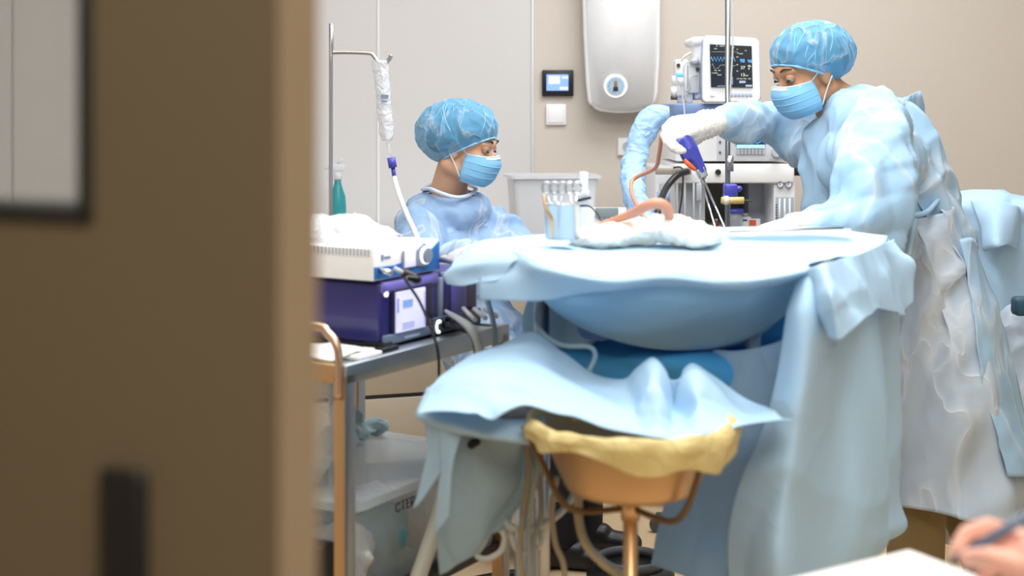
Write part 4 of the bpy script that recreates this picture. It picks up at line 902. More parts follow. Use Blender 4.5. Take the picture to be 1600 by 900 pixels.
# short front fall
rows = [R_((752, 398, 2.735), (795, 390, 2.725), (850, 413, 2.62), (950, 434, 2.52), (1040, 426, 2.54), (1130, 438, 2.51), (1210, 434, 2.51), (1270, 419, 2.54)),
        R_((750, 420, 2.72), (798, 410, 2.70), (850, 424, 2.60), (950, 442, 2.51), (1040, 436, 2.53), (1130, 445, 2.51), (1210, 440, 2.52), (1272, 424, 2.54)),
        R_((749, 445, 2.70), (800, 436, 2.67), (855, 444, 2.62), (945, 452, 2.55), (1030, 442, 2.56), (1125, 449, 2.54), (1205, 443, 2.55), (1268, 427, 2.56)),
        R_((749, 468, 2.70), (800, 470, 2.66), (860, 469, 2.64), (925, 457, 2.60), (1025, 447, 2.60), (1120, 452, 2.58), (1200, 447, 2.58), (1264, 430, 2.58))]
build('front_fall', MB().sheet(rows, DRAPE, 7, 6, 0.002, amp=0.004, freq=11), None, DT)
# sagging under layer, its shade put into a darker drape blue
rows = [R_((820, 430, 2.70), (900, 436, 2.63), (990, 436, 2.59), (1090, 440, 2.57), (1180, 440, 2.57), (1232, 432, 2.58), (1264, 428, 2.59)),
        R_((840, 455, 2.68), (905, 462, 2.62), (990, 466, 2.60), (1090, 472, 2.60), (1175, 470, 2.60), (1228, 452, 2.62), (1262, 436, 2.60)),
        R_((852, 470, 2.70), (912, 490, 2.66), (990, 506, 2.66), (1095, 512, 2.68), (1172, 505, 2.69), (1222, 476, 2.68), (1259, 446, 2.62)),
        R_((866, 484, 2.74), (918, 512, 2.74), (995, 538, 2.76), (1098, 546, 2.78), (1170, 532, 2.79), (1216, 500, 2.74), (1257, 455, 2.64)),
        R_((872, 488, 2.80), (922, 516, 2.82), (998, 543, 2.88), (1100, 551, 2.92), (1170, 537, 2.92), (1216, 505, 2.84), (1256, 460, 2.70))]
build('sagging_layer', MB().sheet(rows, DRAPEU, 9, 9, 0.002, amp=0.005, freq=8, cr_=0.010, crf=3.5), None, DT, label='sagging under layer with shade in its blue')
# long side fall, flared at the front corner
rows = [R_((1256, 428, 2.57), (1275, 420, 2.56), (1305, 412, 2.70), (1345, 396, 2.95), (1375, 384, 3.2), (1392, 372, 3.44)),
        R_((1236, 490, 2.55), (1268, 480, 2.50), (1315, 470, 2.66), (1352, 455, 2.88), (1385, 440, 3.10), (1402, 430, 3.40)),
        R_((1213, 590, 2.54), (1262, 580, 2.47), (1310, 585, 2.64), (1350, 580, 2.78), (1385, 570, 3.02), (1406, 560, 3.36)),
        R_((1185, 690, 2.54), (1245, 700, 2.46), (1305, 700, 2.64), (1352, 700, 2.72), (1385, 690, 3.00), (1409, 680, 3.34)),
        R_((1150, 780, 2.56), (1228, 800, 2.45), (1300, 800, 2.64), (1350, 800, 2.70), (1385, 790, 2.96), (1410, 770, 3.30)),
        R_((1136, 850, 2.58), (1220, 880, 2.44), (1300, 870, 2.64), (1352, 850, 2.70), (1392, 838, 2.94), (1418, 822, 3.22)),
        R_((1138, 945, 2.60), (1225, 950, 2.46), (1305, 930, 2.66), (1352, 884, 2.72), (1376, 866, 2.94), (1388, 840, 3.16))]
build('side_fall', MB().sheet(rows, DRAPE, 14, 12, 0.002, amp=0.010, freq=4, cr_=0.030, crf=2.2, seed=4), None, DT)
# layered corner flaps
top = [(1262, 421, 2.52), (1285, 413, 2.50), (1300, 409, 2.54), (1322, 402, 2.62), (1340, 397, 2.72), (1360, 389, 2.84), (1380, 380, 3.0), (1396, 374, 3.2)]
mid = [(1275, 470, 2.50), (1300, 462, 2.42), (1318, 458, 2.52), (1346, 452, 2.60), (1358, 445, 2.74), (1385, 430, 2.84), (1400, 425, 3.02), (1426, 410, 3.14)]
bot = [(1296, 520, 2.50), (1312, 530, 2.42), (1340, 506, 2.50), (1362, 490, 2.60), (1370, 482, 2.74), (1402, 488, 2.84), (1416, 492, 3.0), (1426, 470, 3.1)]
def mix(a, b_, f): return [tuple(a[i][k] * (1 - f) + b_[i][k] * f for k in range(3)) for i in range(len(a))]
rows = [[P(*p) for p in r] for r in (top, mix(top, mid, .5), mid, mix(mid, bot, .55), bot)]
build('corner_flap', MB().sheet(rows, DRAPE, 9, 9, 0.002, amp=0.003, freq=14, cr_=0.012, crf=7), None, DT)
rows = [R_((1268, 423, 2.535), (1282, 420, 2.53), (1300, 414, 2.56)), R_((1272, 470, 2.53), (1290, 480, 2.51), (1310, 478, 2.55)), R_((1278, 530, 2.53), (1286, 545, 2.51), (1304, 530, 2.54)), R_((1284, 556, 2.53), (1288, 560, 2.52), (1310, 535, 2.54))]
build('corner_flap', MB().sheet(rows, DRAPE, 6, 6, 0.002), None, DT)

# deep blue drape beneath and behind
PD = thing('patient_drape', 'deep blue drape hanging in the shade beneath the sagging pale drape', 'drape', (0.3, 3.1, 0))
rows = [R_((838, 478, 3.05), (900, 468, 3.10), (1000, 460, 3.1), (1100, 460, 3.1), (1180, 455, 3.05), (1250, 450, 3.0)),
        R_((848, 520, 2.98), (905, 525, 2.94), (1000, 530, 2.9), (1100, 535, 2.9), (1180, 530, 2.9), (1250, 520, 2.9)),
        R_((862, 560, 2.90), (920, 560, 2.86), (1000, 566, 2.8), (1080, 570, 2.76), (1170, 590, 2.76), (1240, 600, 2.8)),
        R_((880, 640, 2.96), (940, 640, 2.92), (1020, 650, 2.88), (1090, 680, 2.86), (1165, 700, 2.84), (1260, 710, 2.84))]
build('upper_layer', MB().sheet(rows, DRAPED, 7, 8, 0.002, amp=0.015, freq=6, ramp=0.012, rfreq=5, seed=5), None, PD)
rows = [R_((1085, 540, 2.84), (1110, 545, 2.80), (1150, 548, 2.76), (1200, 540, 2.72), (1250, 520, 2.7)),
        R_((1060, 640, 2.84), (1100, 650, 2.80), (1140, 650, 2.74), (1190, 650, 2.70), (1240, 640, 2.66)),
        R_((1046, 740, 2.84), (1085, 745, 2.80), (1130, 750, 2.74), (1170, 750, 2.70), (1220, 750, 2.66)),
        R_((1030, 810, 2.84), (1072, 820, 2.80), (1120, 830, 2.74), (1160, 840, 2.70), (1220, 840, 2.66)),
        R_((1012, 884, 2.84), (1055, 895, 2.80), (1100, 912, 2.74), (1150, 925, 2.70), (1220, 930, 2.66))]
build('lower_layer', MB().sheet(rows, M('drape_lavender_grey', '#a4cbee', 0.8, transl=0.25, crease=0.4, cscale=5), 8, 10, 0.002, amp=0.014, freq=6, cr_=0.02, crf=4, seed=8), None, PD, label='lavender grey lower layer')
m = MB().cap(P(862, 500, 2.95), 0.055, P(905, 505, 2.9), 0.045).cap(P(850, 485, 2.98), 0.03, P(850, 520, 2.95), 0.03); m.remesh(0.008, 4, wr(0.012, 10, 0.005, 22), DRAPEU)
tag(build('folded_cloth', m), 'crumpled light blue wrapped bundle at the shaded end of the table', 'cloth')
m = MB().cap(P(922, 512, 2.84), 0.026, P(945, 520, 2.84), 0.014); m.remesh(0.006, 4, wr(0.006, 14, 0.002, 30), M('glove_blue', '#4d7fd0', 0.5))
tag(build('cloth_knot', m), 'small darker blue bunched knot beside the crumpled light blue bundle', 'cloth')
tag(build('drain_tube', MB().tube([P(843, 462, 2.82), P(838, 500, 2.80), P(852, 524, 2.78), P(880, 540, 2.74), P(920, 542, 2.72), P(930, 556, 2.70), P(920, 580, 2.68)], 0.005, BTUBE)), 'blue-grey tube curling round the light blue bundle', 'tube')

# things on the draped table
CU = thing('instrument_cup', 'steel cup holding scissors and forceps on the draped table', 'cup', P(880, 372, 2.85))
cb = P(878, 373, 2.9)
ru = 27.5 / F * 2.9
build('cup', MB().lathe([(0, 0), (ru * 0.93, 0), (ru * .96, 0.004), (ru, 0.07), (ru + 0.002, 0.072), (ru - 0.001, 0.0725), (ru * .96, 0.006), (0, 0.005)], cb, STEEL, seg=36), None, CU)
for (px, mt, dx) in ((860, STEELD, -6), (868, STEELD, 4), (892, CHROME, 2)):
    t = thing('scissors' if px < 880 else 'forceps', {860: 'ring-handled scissors leaning at the cup rim near the nurse', 868: 'dark ring-handled clamp standing in the steel cup', 892: 'bright forceps standing at the far rim of the steel cup'}[px], 'surgical tool', P(px + 3, 370, 2.9))
    m = MB(); m.tube([P(px + 6, 368, 2.9), P(px + 2, 330, 2.9), P(px + dx * 0.5 - 2, 305, 2.9)], [0.003, 0.003, 0.0025], mt, smoothpath=False); m.tube([P(px + 8, 368, 2.9), P(px + 6, 330, 2.9), P(px + dx * 0.5 + 8, 305, 2.9)], [0.003, 0.003, 0.0025], mt, smoothpath=False)
    build('shank', m, None, t)
    for s_ in (-1, 1):
        cc = P(px + dx * 0.5 + 3 + s_ * 6, 294, 2.9); ps = [cc + Vector((0.0085 * math.cos(2 * PI * k / 12), 0, 0.012 * math.sin(2 * PI * k / 12))) for k in range(13)]
        build('finger_ring', MB().tube(ps, 0.0022, mt, n=2, seg=8), None, t)
tag(build('brass_probe', MB().tube([P(864, 416 - 44, 2.84), P(862, 345, 2.83), P(852, 322, 2.83), P(850, 305, 2.84)], [0.002, 0.0045, 0.003, 0.003], WARMSTEEL)), 'thin brass-coloured handle leaning against the outside of the steel cup', 'surgical tool')
def cushion(name, lab, cat, blobs, mat, vox=0.006, a1=0.01, f1=12, a2=0.004, f2=28):
    m = MB()
    for (px, py, Y, rx, ry, rz) in blobs: m.ell(P(px, py, Y) - Vector((0, 0, 0.012)), (rx, ry, rz))
    m.remesh(vox, 4, wr(a1, f1, a2, f2), mat); return tag(build(name, m), lab, cat)
cushion('gauze_pile', 'heap of crumpled white gauze on the draped table', 'gauze', [(930, 362, 3.0, .05, .08, .012), (970, 356, 2.98, .055, .09, .017), (1005, 352, 2.95, .045, .06, .019), (1045, 348, 2.93, .045, .06, .026), (1078, 354, 2.95, .05, .08, .018), (1105, 360, 3.0, .03, .08, .015), (950, 364, 2.94, .05, .05, .010), (1085, 362, 2.90, .05, .05, .014)], GAUZE, a1=0.014, f1=14, a2=0.007, f2=30)
t = thing('paper_pouch', 'flat white wrapped instrument pouch lying on the far end of the draped table', 'pouch', P(1215, 372, 3.1))
rows = [R_((1135, 368, 3.2), (1200, 365, 3.25), (1270, 364, 3.25), (1330, 366, 3.2)), R_((1140, 377, 3.05), (1205, 376, 3.05), (1270, 374, 3.08), (1330, 373, 3.1))]
for r in rows:
    for v in r: v.z = max(v.z, 0) + 0.012
build('pouch', MB().sheet(rows, BAGP, 6, 6, 0.004, amp=0.004, freq=16), None, t)
build('tool_shadow_strip', MB().cyl(P(1140, 372, 3.12) + Vector((0, 0, 0.014)), P(1318, 366, 3.16) + Vector((0, 0, 0.014)), 0.0028, mat=STEEL), None, t, label='thin strip drawn as a tool shadow inside the pouch')  # strip modelled for the shadow line of a tool under the film
for kx, (x, y) in enumerate(((905, 300), )):
    t = thing('probe_bracket', 'small grey clip with black lever and thin cable behind the steel cup', 'clip', P(915, 352, 3.3))
    build('clip_body', MB().box(P(912, 312, 3.3), (0.02, 0.03, 0.13), CLEARW, bev=0.004), None, t)
    build('lever', MB().box(P(913, 311, 3.28), (0.032, 0.012, 0.006), BLK, bev=0.002, rot=Euler((0, math.radians(-14), 0))), None, t)
    m = MB(); [m.cyl(P(907 + 5 * k, 308, 3.28), P(909 + 5 * k, 298 - (k % 2) * 3, 3.28), 0.004, mat=CLEARW, seg=8) for k in range(3)]; build('prong', m, None, t)
    build('cable', MB().tube([P(905, 322, 3.28), P(920, 322, 3.27), P(932, 332, 3.25), P(940, 345, 3.2)], 0.0022, BLK, seg=6), None, t)

# ------------------------------------------------------------------ kick basin on its stand
BC = Vector((P(990, 0, 2.40).x, 2.40, 0)); zr = CAM_H - (656 - HY) * 2.40 / F
BS = thing('basin_stand', 'steel stand tinted by painted warm reflection, with hooked arms under the round basin', 'stand', BC)
zb = zr - 0.118
px_ = P(985, 0, 2.4).x
build('pole', MB().cyl((px_, 2.4, 0.06), (px_, 2.4, zb - 0.004), 0.0125, mat=WARMSTEEL), None, BS)
build('sleeve', MB().cyl((px_, 2.4, zb - 0.05), (px_, 2.4, zb - 0.003), 0.016, mat=WARMSTEEL), None, BS)
def arm(a, name='arm'):
    d = Vector((math.cos(a), math.sin(a), 0)); c = Vector((px_, 2.4, 0))
    rt, rb = 0.170, 0.117
    ps = [c + Vector((0, 0, zb - 0.03)), c + d * (rb - 0.03) + Vector((0, 0, zb - 0.035)), c + d * (rb + 0.005) + Vector((0, 0, zb - 0.010)), c + d * (rb + 0.028) + Vector((0, 0, zb + 0.04))]
    if a > 3.6 or a < 0.5: ps += [c + d * (rb + 0.04) + Vector((0, 0, zb + 0.075))]
    else: ps += [c + d * (rt + 0.01) + Vector((0, 0, zb + 0.11))]
    return build(name, MB().tube(ps, 0.0055, M('arm_dark', '#6e5a42', 0.4, metal=0.8), seg=10, n=4), None, BS)
for a in (math.radians(183), math.radians(-48), math.radians(70)): arm(a)
for k in range(5):
    a = 2 * PI * k / 5 + 0.5; e = Vector((px_ + 0.22 * math.cos(a), 2.4 + 0.22 * math.sin(a), 0.06)); l = build('leg', MB().tube([(px_, 2.4, 0.09), e], 0.011, WARMSTEEL, smoothpath=False), None, BS)
    build('caster', MB().cyl(e + Vector((0, -0.01, -0.035)), e + Vector((0, 0.01, -0.035)), 0.025, mat=BLK), None, l)
bz = MB().lathe([(0, 0), (0.100, 0), (0.108, 0.004), (0.113, 0.012), (0.160, 0.116), (0.168, 0.118), (0.168, 0.121), (0.158, 0.119), (0.110, 0.014), (0, 0.006)], (BC.x - 0.004, 2.4, zb), WARMSTEEL, seg=64)
tag(build('basin', bz), 'round steel basin tinted by painted warm reflection, with a yellow liner', 'basin')
rows = []
n = 36
for i, f in enumerate((-0.35, 0.0, 0.25, 0.6, 1.0)):
    r = []
    for k in range(n):
        a = 2 * PI * k / n; x, y = math.cos(a), math.sin(a)
        Lh = 0.018 + 0.036 * max(0, x * 0.75 - y * 0.65) ** 0.8 + 0.008 * math.sin(a * 7) + (0.012 if x < -0.8 else 0)
        wv = 0.004 * math.sin(a * 11 + i)
        if i == 0: rr, z = 0.145, zr - 0.03
        elif i == 1: rr, z = 0.166, zr + 0.006 + wv * .5
        else: rr, z = 0.176 + wv - 0.34 * Lh * (f - 0.25) * 0.9 + 0.002 * i, zr - Lh * (f - 0.1) * 1.15
        r.append(Vector((BC.x - 0.004 + rr * x, 2.4 + rr * y, z)))
    rows.append(r)
tag(build('basin_liner', MB().sheet(rows, YELL, 4, 4, 0.0015, amp=0.004, freq=28, closed=True)), 'translucent yellow plastic liner folded over the rim of the metal basin', 'liner')

# crumpled drape lying from the arm board into the basin
BD = thing('crumpled_drape', 'crumpled pale blue drape spilling over the basin with long hanging corners', 'drape', (0.0, 2.5, 0))
rows = [R_((688, 590, 2.66), (735, 558, 2.70), (790, 538, 2.72), (835, 519, 2.74), (880, 552, 2.70), (930, 586, 2.64), (975, 596, 2.58), (1000, 575, 2.56), (1022, 560, 2.54), (1043, 588, 2.50), (1058, 592, 2.50), (1080, 569, 2.54), (1110, 586, 2.54), (1150, 614, 2.54), (1200, 634, 2.5)),
        R_((672, 612, 2.58), (725, 590, 2.58), (780, 568, 2.60), (840, 562, 2.62), (885, 588, 2.60), (935, 612, 2.54), (985, 622, 2.50), (1008, 612, 2.44), (1026, 606, 2.42), (1046, 634, 2.48), (1060, 632, 2.48), (1086, 608, 2.42), (1116, 616, 2.44), (1160, 634, 2.48), (1215, 646, 2.44)),
        R_((660, 632, 2.50), (712, 622, 2.48), (765, 610, 2.46), (830, 605, 2.46), (885, 622, 2.44), (940, 645, 2.42), (990, 652, 2.42), (1012, 646, 2.38), (1032, 640, 2.37), (1050, 656, 2.42), (1066, 654, 2.42), (1090, 642, 2.37), (1122, 644, 2.39), (1165, 652, 2.42), (1225, 658, 2.40)),
        R_((652, 646, 2.46), (705, 648, 2.40), (765, 660, 2.36), (822, 632, 2.36), (880, 655, 2.32), (940, 672, 2.31), (990, 678, 2.30), (1014, 681, 2.29), (1036, 683, 2.29), (1052, 683, 2.29), (1070, 682, 2.29), (1094, 679, 2.30), (1126, 673, 2.31), (1165, 664, 2.34), (1238, 664, 2.36))]
build('upper_sheet', MB().sheet(rows, DRAPE, 10, 14, 0.002, amp=0.008, freq=8, cr_=0.018, crf=6, seed=3), None, BD)
rows = [R_((668, 606, 2.60), (720, 640, 2.50), (790, 655, 2.44), (850, 650, 2.44)), R_((652, 642, 2.54), (705, 664, 2.46), (780, 684, 2.42), (860, 690, 2.40)), R_((652, 655, 2.53), (700, 672, 2.48), (780, 690, 2.44), (866, 698, 2.42))]
build('lower_fold', MB().sheet(rows, DRAPE, 8, 6, 0.002, amp=0.005, freq=9), None, BD)
# hanging strips and thin fall at its end
rows = [R_((664, 655, 2.56), (690, 668, 2.54), (730, 678, 2.52), (790, 690, 2.54), (845, 696, 2.60)),
        R_((676, 700, 2.56), (705, 710, 2.54), (745, 716, 2.53), (798, 722, 2.58), (850, 720, 2.66)),
        R_((684, 760, 2.58), (712, 770, 2.56), (750, 775, 2.55), (800, 765, 2.60), (848, 745, 2.68)),
        R_((682, 820, 2.60), (712, 830, 2.58), (748, 828, 2.58), (790, 800, 2.64), (822, 778, 2.70)),
        R_((688, 898, 2.62), (706, 890, 2.60), (738, 868, 2.60), (765, 846, 2.65), (790, 820, 2.70))]
build('thin_fall', MB().sheet(rows, DRAPEG, 12, 12, 0.002, amp=0.014, freq=7, cr_=0.03, crf=5, seed=6), None, BD, label='thin grey-blue hanging layer')
rows = [R_((662, 650, 2.52), (682, 664, 2.50), (700, 672, 2.49)), R_((668, 700, 2.52), (686, 712, 2.50), (700, 718, 2.49)), R_((658, 750, 2.53), (672, 745, 2.52), (688, 738, 2.50)), R_((646, 794, 2.55), (652, 790, 2.54), (662, 778, 2.53))]
build('hanging_corner', MB().sheet(rows, DRAPE, 6, 6, 0.002), None, BD)
rows = [R_((684, 662, 2.49), (704, 670, 2.48), (722, 676, 2.48)), R_((690, 720, 2.49), (702, 722, 2.48), (708, 724, 2.48)), R_((684, 780, 2.50), (694, 782, 2.49), (703, 784, 2.49)), R_((680, 834, 2.52), (686, 826, 2.51), (702, 806, 2.50))]
build('hanging_corner', MB().sheet(rows, DRAPE, 6, 6, 0.002), None, BD)
AS = thing('arm_board', 'padded arm board on a dark rod beneath the crumpled drape', 'board', (-0.03, 2.75, 0))
a = P(760, 640, 2.62); 
build('rod', MB().cyl(P(736, 695, 2.50), P(800, 660, 2.75), 0.0075, mat=BLK), None, AS)
build('board', MB().box(P(815, 655, 2.75), (0.20, 0.22, 0.03), BLK, bev=0.01), None, AS)
build('post', MB().cyl((P(815, 0, 2.8).x, 2.80, 0.0), (P(815, 0, 2.8).x, 2.80, P(815, 655, 2.75).z), 0.014, mat=STEEL), None, AS)

# ------------------------------------------------------------------ equipment trolley
tc_ = Vector((P(541, 0, 2.74).x, 2.74, 0)); ta = math.atan2(0.862, 0.506)
TR = thing('equipment_trolley', 'steel equipment trolley with arched push handle beside the half open door', 'trolley', tc_, ta)
Lx, Ly, Tz = 0.62, 0.44, 0.90
Tinv = None
def tb(name, x0, x1, y0, y1, z0, z1, mat, bev=0.003, par=None, label=None):
    return build(name, MB().box(((x0 + x1) / 2, (y0 + y1) / 2, (z0 + z1) / 2), (x1 - x0, y1 - y0, z1 - z0), mat, bev=bev), None, par or TR, world=False, label=label)
build('tray', MB().box((Lx / 2, Ly / 2, Tz - 0.008), (Lx - 0.03, Ly - 0.03, 0.012), STEELD, bev=0.001), None, TR, world=False)
for y in (0.008, Ly - 0.008): build('long_rail', MB().box((Lx / 2, y, Tz - 0.014), (Lx, 0.016, 0.040), STEELD, bev=0.003), None, TR, world=False)
build('end_rail', MB().box((0.008, Ly / 2, Tz - 0.014), (0.016, Ly - 0.03, 0.036), WARMSTEEL, bev=0.003), None, TR, world=False)
build('end_rail', MB().box((Lx - 0.008, Ly / 2, Tz - 0.014), (0.016, Ly - 0.03, 0.036), STEELD, bev=0.003), None, TR, world=False)
for (x, y) in ((0.0, 0.0), (Lx - 0.03, 0.0), (0.0, Ly - 0.03), (Lx - 0.03, Ly - 0.03)):
    m = MB(); m.box((x + 0.003, y + 0.015, 0.47), (0.006, 0.030, 0.83), LEGWARM, bev=0.001); m.box((x + 0.015, y + 0.003, 0.47), (0.030, 0.006, 0.83), STEELD, bev=0.001)  # one face carries the painted warm reflection, the other plain steel
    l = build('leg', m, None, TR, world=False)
    build('caster', MB().cyl((x + 0.015, y + 0.005, 0.035), (x + 0.015, y + 0.030, 0.035), 0.035, mat=BLK).box((x + 0.015, y + 0.017, 0.062), (0.03, 0.034, 0.02), DGREY), None, l, world=False)
build('screw', MB().cyl((-0.001, 0.015, Tz - 0.055), (-0.005, 0.015, Tz - 0.055), 0.005, mat=CHROME), None, TR, world=False)
m = MB()
m.tube([(-0.002, 0.016, Tz - 0.06), (-0.004, 0.016, Tz + 0.03), (-0.006, 0.040, Tz + 0.065), (-0.006, 0.085, Tz + 0.078), (-0.006, Ly - 0.085, Tz + 0.078), (-0.006, Ly - 0.04, Tz + 0.065), (-0.004, Ly - 0.016, Tz + 0.03), (-0.002, Ly - 0.016, Tz - 0.06)], 0.0085, M('handle_steel', '#d8b8a0', 0.3, metal=0.9), seg=14, n=5)
build('push_handle', m, None, TR, world=False, label='arched tubular push handle')
SZ = 0.41
tb('lower_shelf', 0.01, Lx - 0.01, 0.01, Ly - 0.01, SZ - 0.022, SZ, BLK, label='black lower shelf')
tb('bottom_shelf', 0.01, Lx - 0.01, 0.01, Ly - 0.01, 0.12, 0.135, STEELD)
# local helper for things standing on the trolley
Tm = Matrix.Translation(tc_) @ Matrix.Rotation(ta, 4, 'Z')
def on(x, y, z): return Tm @ Vector((x, y, z))
def tthing(name, label, cat, x, y, z): return thing(name, label, cat, on(x, y, z), ta)
def lb(par, name, x0, x1, y0, y1, z0, z1, mat, bev=0.003, label=None, p=None):
    return build(name, MB().box(((x0 + x1) / 2, (y0 + y1) / 2, (z0 + z1) / 2), (x1 - x0, y1 - y0, z1 - z0), mat, bev=bev), None, p or par, world=False, label=label)
# purple generator
GX, GY = 0.215, 0.075
G = tthing('electrosurgery_generator', 'dark purple generator with lit touch screen on the trolley top', 'medical device', GX, GY, Tz)
gh = 0.140
lb(G, 'housing', 0, 0.225, 0.0, 0.33, 0.008, gh, PURP, 0.010)
lb(G, 'top_bevel', 0.004, 0.221, -0.006, 0.05, gh - 0.030, gh - 0.001, PURPL, 0.010, label='lighter purple top edge')
lb(G, 'side_unit', 0.232, 0.385, 0.0, 0.31, 0.028, gh - 0.004, PURP, 0.006, label='second purple unit')
lb(G, 'side_unit_face', 0.272, 0.330, -0.008, 0.01, 0.030, gh - 0.006, PURPL, 0.006, label='light purple face strip')
lb(G, 'gap_panel', 0.222, 0.236, -0.004, 0.02, 0.03, gh - 0.015, M('grey_strip', '#8e99ac', 0.4), 0.002)
sc = lb(G, 'screen_frame', 0.035, 0.185, -0.008, 0.0, 0.022, gh - 0.022, M('frame_dark', '#1d1c40', 0.3), 0.002)
m = MB().box((0.098, -0.010, 0.070), (0.108, 0.004, 0.086), SCRW); m.box((0.084, -0.0125, 0.086), (0.036, 0.002, 0.016), M('screen_blue', '#7a9cd8', 0.3, emit='#7a9cd8', es=0.5)); m.box((0.086, -0.0125, 0.040), (0.044, 0.002, 0.014), M('screen_lilac', '#aeb2e0', 0.3, emit='#aeb2e0', es=0.5))
m.box((0.048, -0.0125, 0.085), (0.006, 0.002, 0.03), M('screen_tab', '#8a96d0', 0.3, emit='#8a96d0', es=0.5)); m.box((0.147, -0.0125, 0.07), (0.006, 0.002, 0.07), M('screen_edge', '#b8b8ee', 0.3, emit='#b8b8ee', es=0.5))
build('touch_screen', m, None, G, world=False, label='lit lilac touch screen')
lb(G, 'lower_panel', 0.006, 0.185, -0.009, 0.0, 0.006, 0.026, M('panel_grey_blue', '#6e7f98', 0.35), 0.002)
m = MB().text('ARC 400', 0.011, Matrix.Translation((0.075, -0.0095, 0.011)) @ Matrix.Rotation(PI / 2, 4, 'X'), M('panel_text', '#b8c2d6', 0.5)); m = m
build('panel_lines', MB().box((0.105, -0.0098, 0.0135), (0.055, 0.001, 0.004), M('panel_text', '#b8c2d6', 0.5)), None, G, world=False)
build('power_light', MB().cyl((0.018, -0.001, 0.112), (0.018, -0.005, 0.112), 0.006, mat=LED), None, G, world=False, label='round white power light')
lb(G, 'socket_panel', 0.188, 0.385, -0.010, 0.0, 0.004, 0.040, M('socket_grey', '#5a6578', 0.35), 0.002)
m = MB()
for k in range(10):
    a0 = math.radians(60 + k * 24); m.box((0.205 + 0.009 * math.cos(a0), -0.012, 0.020 + 0.012 * math.sin(a0)), (0.006, 0.003, 0.006), LED)
build('socket_light', m, None, G, world=False, label='white glowing ring round the socket')
for (x, z) in ((0.225, 0.022), (0.240, 0.030), (0.252, 0.020)): build('plug', MB().cyl((x, -0.01, z), (x, -0.035, z), 0.007, mat=BLK), None, G, world=False)
lb(G, 'foot', 0.0, 0.03, -0.012, 0.04, 0.0, 0.012, BLK, 0.002); lb(G, 'foot', 0.34, 0.37, 0.0, 0.04, 0.0, 0.03, BLK, 0.002); lb(G, 'foot', 0.0, 0.385, 0.02, 0.31, 0.0, 0.009, BLK, 0.002)
# white light source console on top
Wt = tthing('light_console', 'white console with blue corner and round dial stacked on the purple generator', 'medical device', GX - 0.028, GY - 0.004, Tz + gh)
wl, wd, wh = 0.245, 0.33, 0.072
lb(Wt, 'housing', 0.0, wl, 0.0, wd, 0.003, wh, WHITE, 0.004)
m = MB().box((wl / 2, wd / 2, 0.002), (wl - 0.02, wd - 0.02, 0.004), BLK); build('foot', m, None, Wt, world=False)
o = [(0.002, 0.006), (wl - 0.002, 0.006), (wl - 0.002, wh - 0.004), (wl - 0.045, wh * 0.62), (0.07, 0.030), (0.002, 0.032)]
build('blue_panel', MB().prism([(x, -0.003, z) for x, z in o], (0, 1, 0), 0.004, BLUEP), None, Wt, world=False, label='blue slanted front panel')
build('grey_panel', MB().prism([(x, -0.0055, z) for x, z in ((0.098, 0.018), (0.150, 0.022), (0.185, 0.016), (0.202, 0.034), (0.198, 0.058), (0.180, 0.068), (0.150, 0.054), (0.100, 0.058))], (0, 1, 0), 0.003, M('panel_mid_grey', '#7f8ba2', 0.4)), None, Wt, world=False)
build('display', MB().box((0.122, -0.0075, 0.039), (0.040, 0.003, 0.034), SCRW, bev=0.001), None, Wt, world=False, label='lit white display')
dl = build('dial', MB().cyl((0.181, -0.005, 0.042), (0.181, -0.016, 0.042), 0.0175, 0.016, mat=M('dial_grey', '#8490a0', 0.4), seg=32), None, Wt, world=False)
build('dial_ring', MB().lathe([(0.0160, 0), (0.0195, 0), (0.0195, 0.005), (0.0160, 0.005), (0.0160, 0)], (0.181, -0.006, 0.042), LED, seg=36, axis=(0, -1, 0)), None, dl, world=False, label='glowing white dial ring')
m = MB()
for k in range(34): m.box((-0.0005, 0.012 + k * 0.0093, wh - 0.010), (0.002, 0.0045, 0.016), LGREY)
for k in range(5): m.box((0.012 + k * 0.0, -0.0, wh), (0.001, 0.001, 0.001), LGREY)
build('side_vent', m, None, Wt, world=False)
m = MB().box((-0.0008, 0.27, 0.036), (0.002, 0.05, 0.020), LGREY); m.box((-0.0018, 0.27, 0.036), (0.002, 0.046, 0.016), OFFW); m.box((-0.003, 0.255, 0.034), (0.001, 0.008, 0.008), TXTD); build('rating_plate', m, None, Wt, world=False)
build('maker_mark', MB().box((0.030, -0.0008, 0.050), (0.008, 0.001, 0.012), TXTC).box((0.048, -0.0008, 0.049), (0.022, 0.001, 0.005), TXTC), None, Wt, world=False)
m = MB().cyl((0.016, -0.003, 0.026), (0.024, -0.030, 0.020), 0.006, mat=CHROME); m.cyl((0.030, -0.03, 0.030), (0.044, -0.046, 0.018), 0.005, mat=LGREY); build('connector', m, None, Wt, world=False)
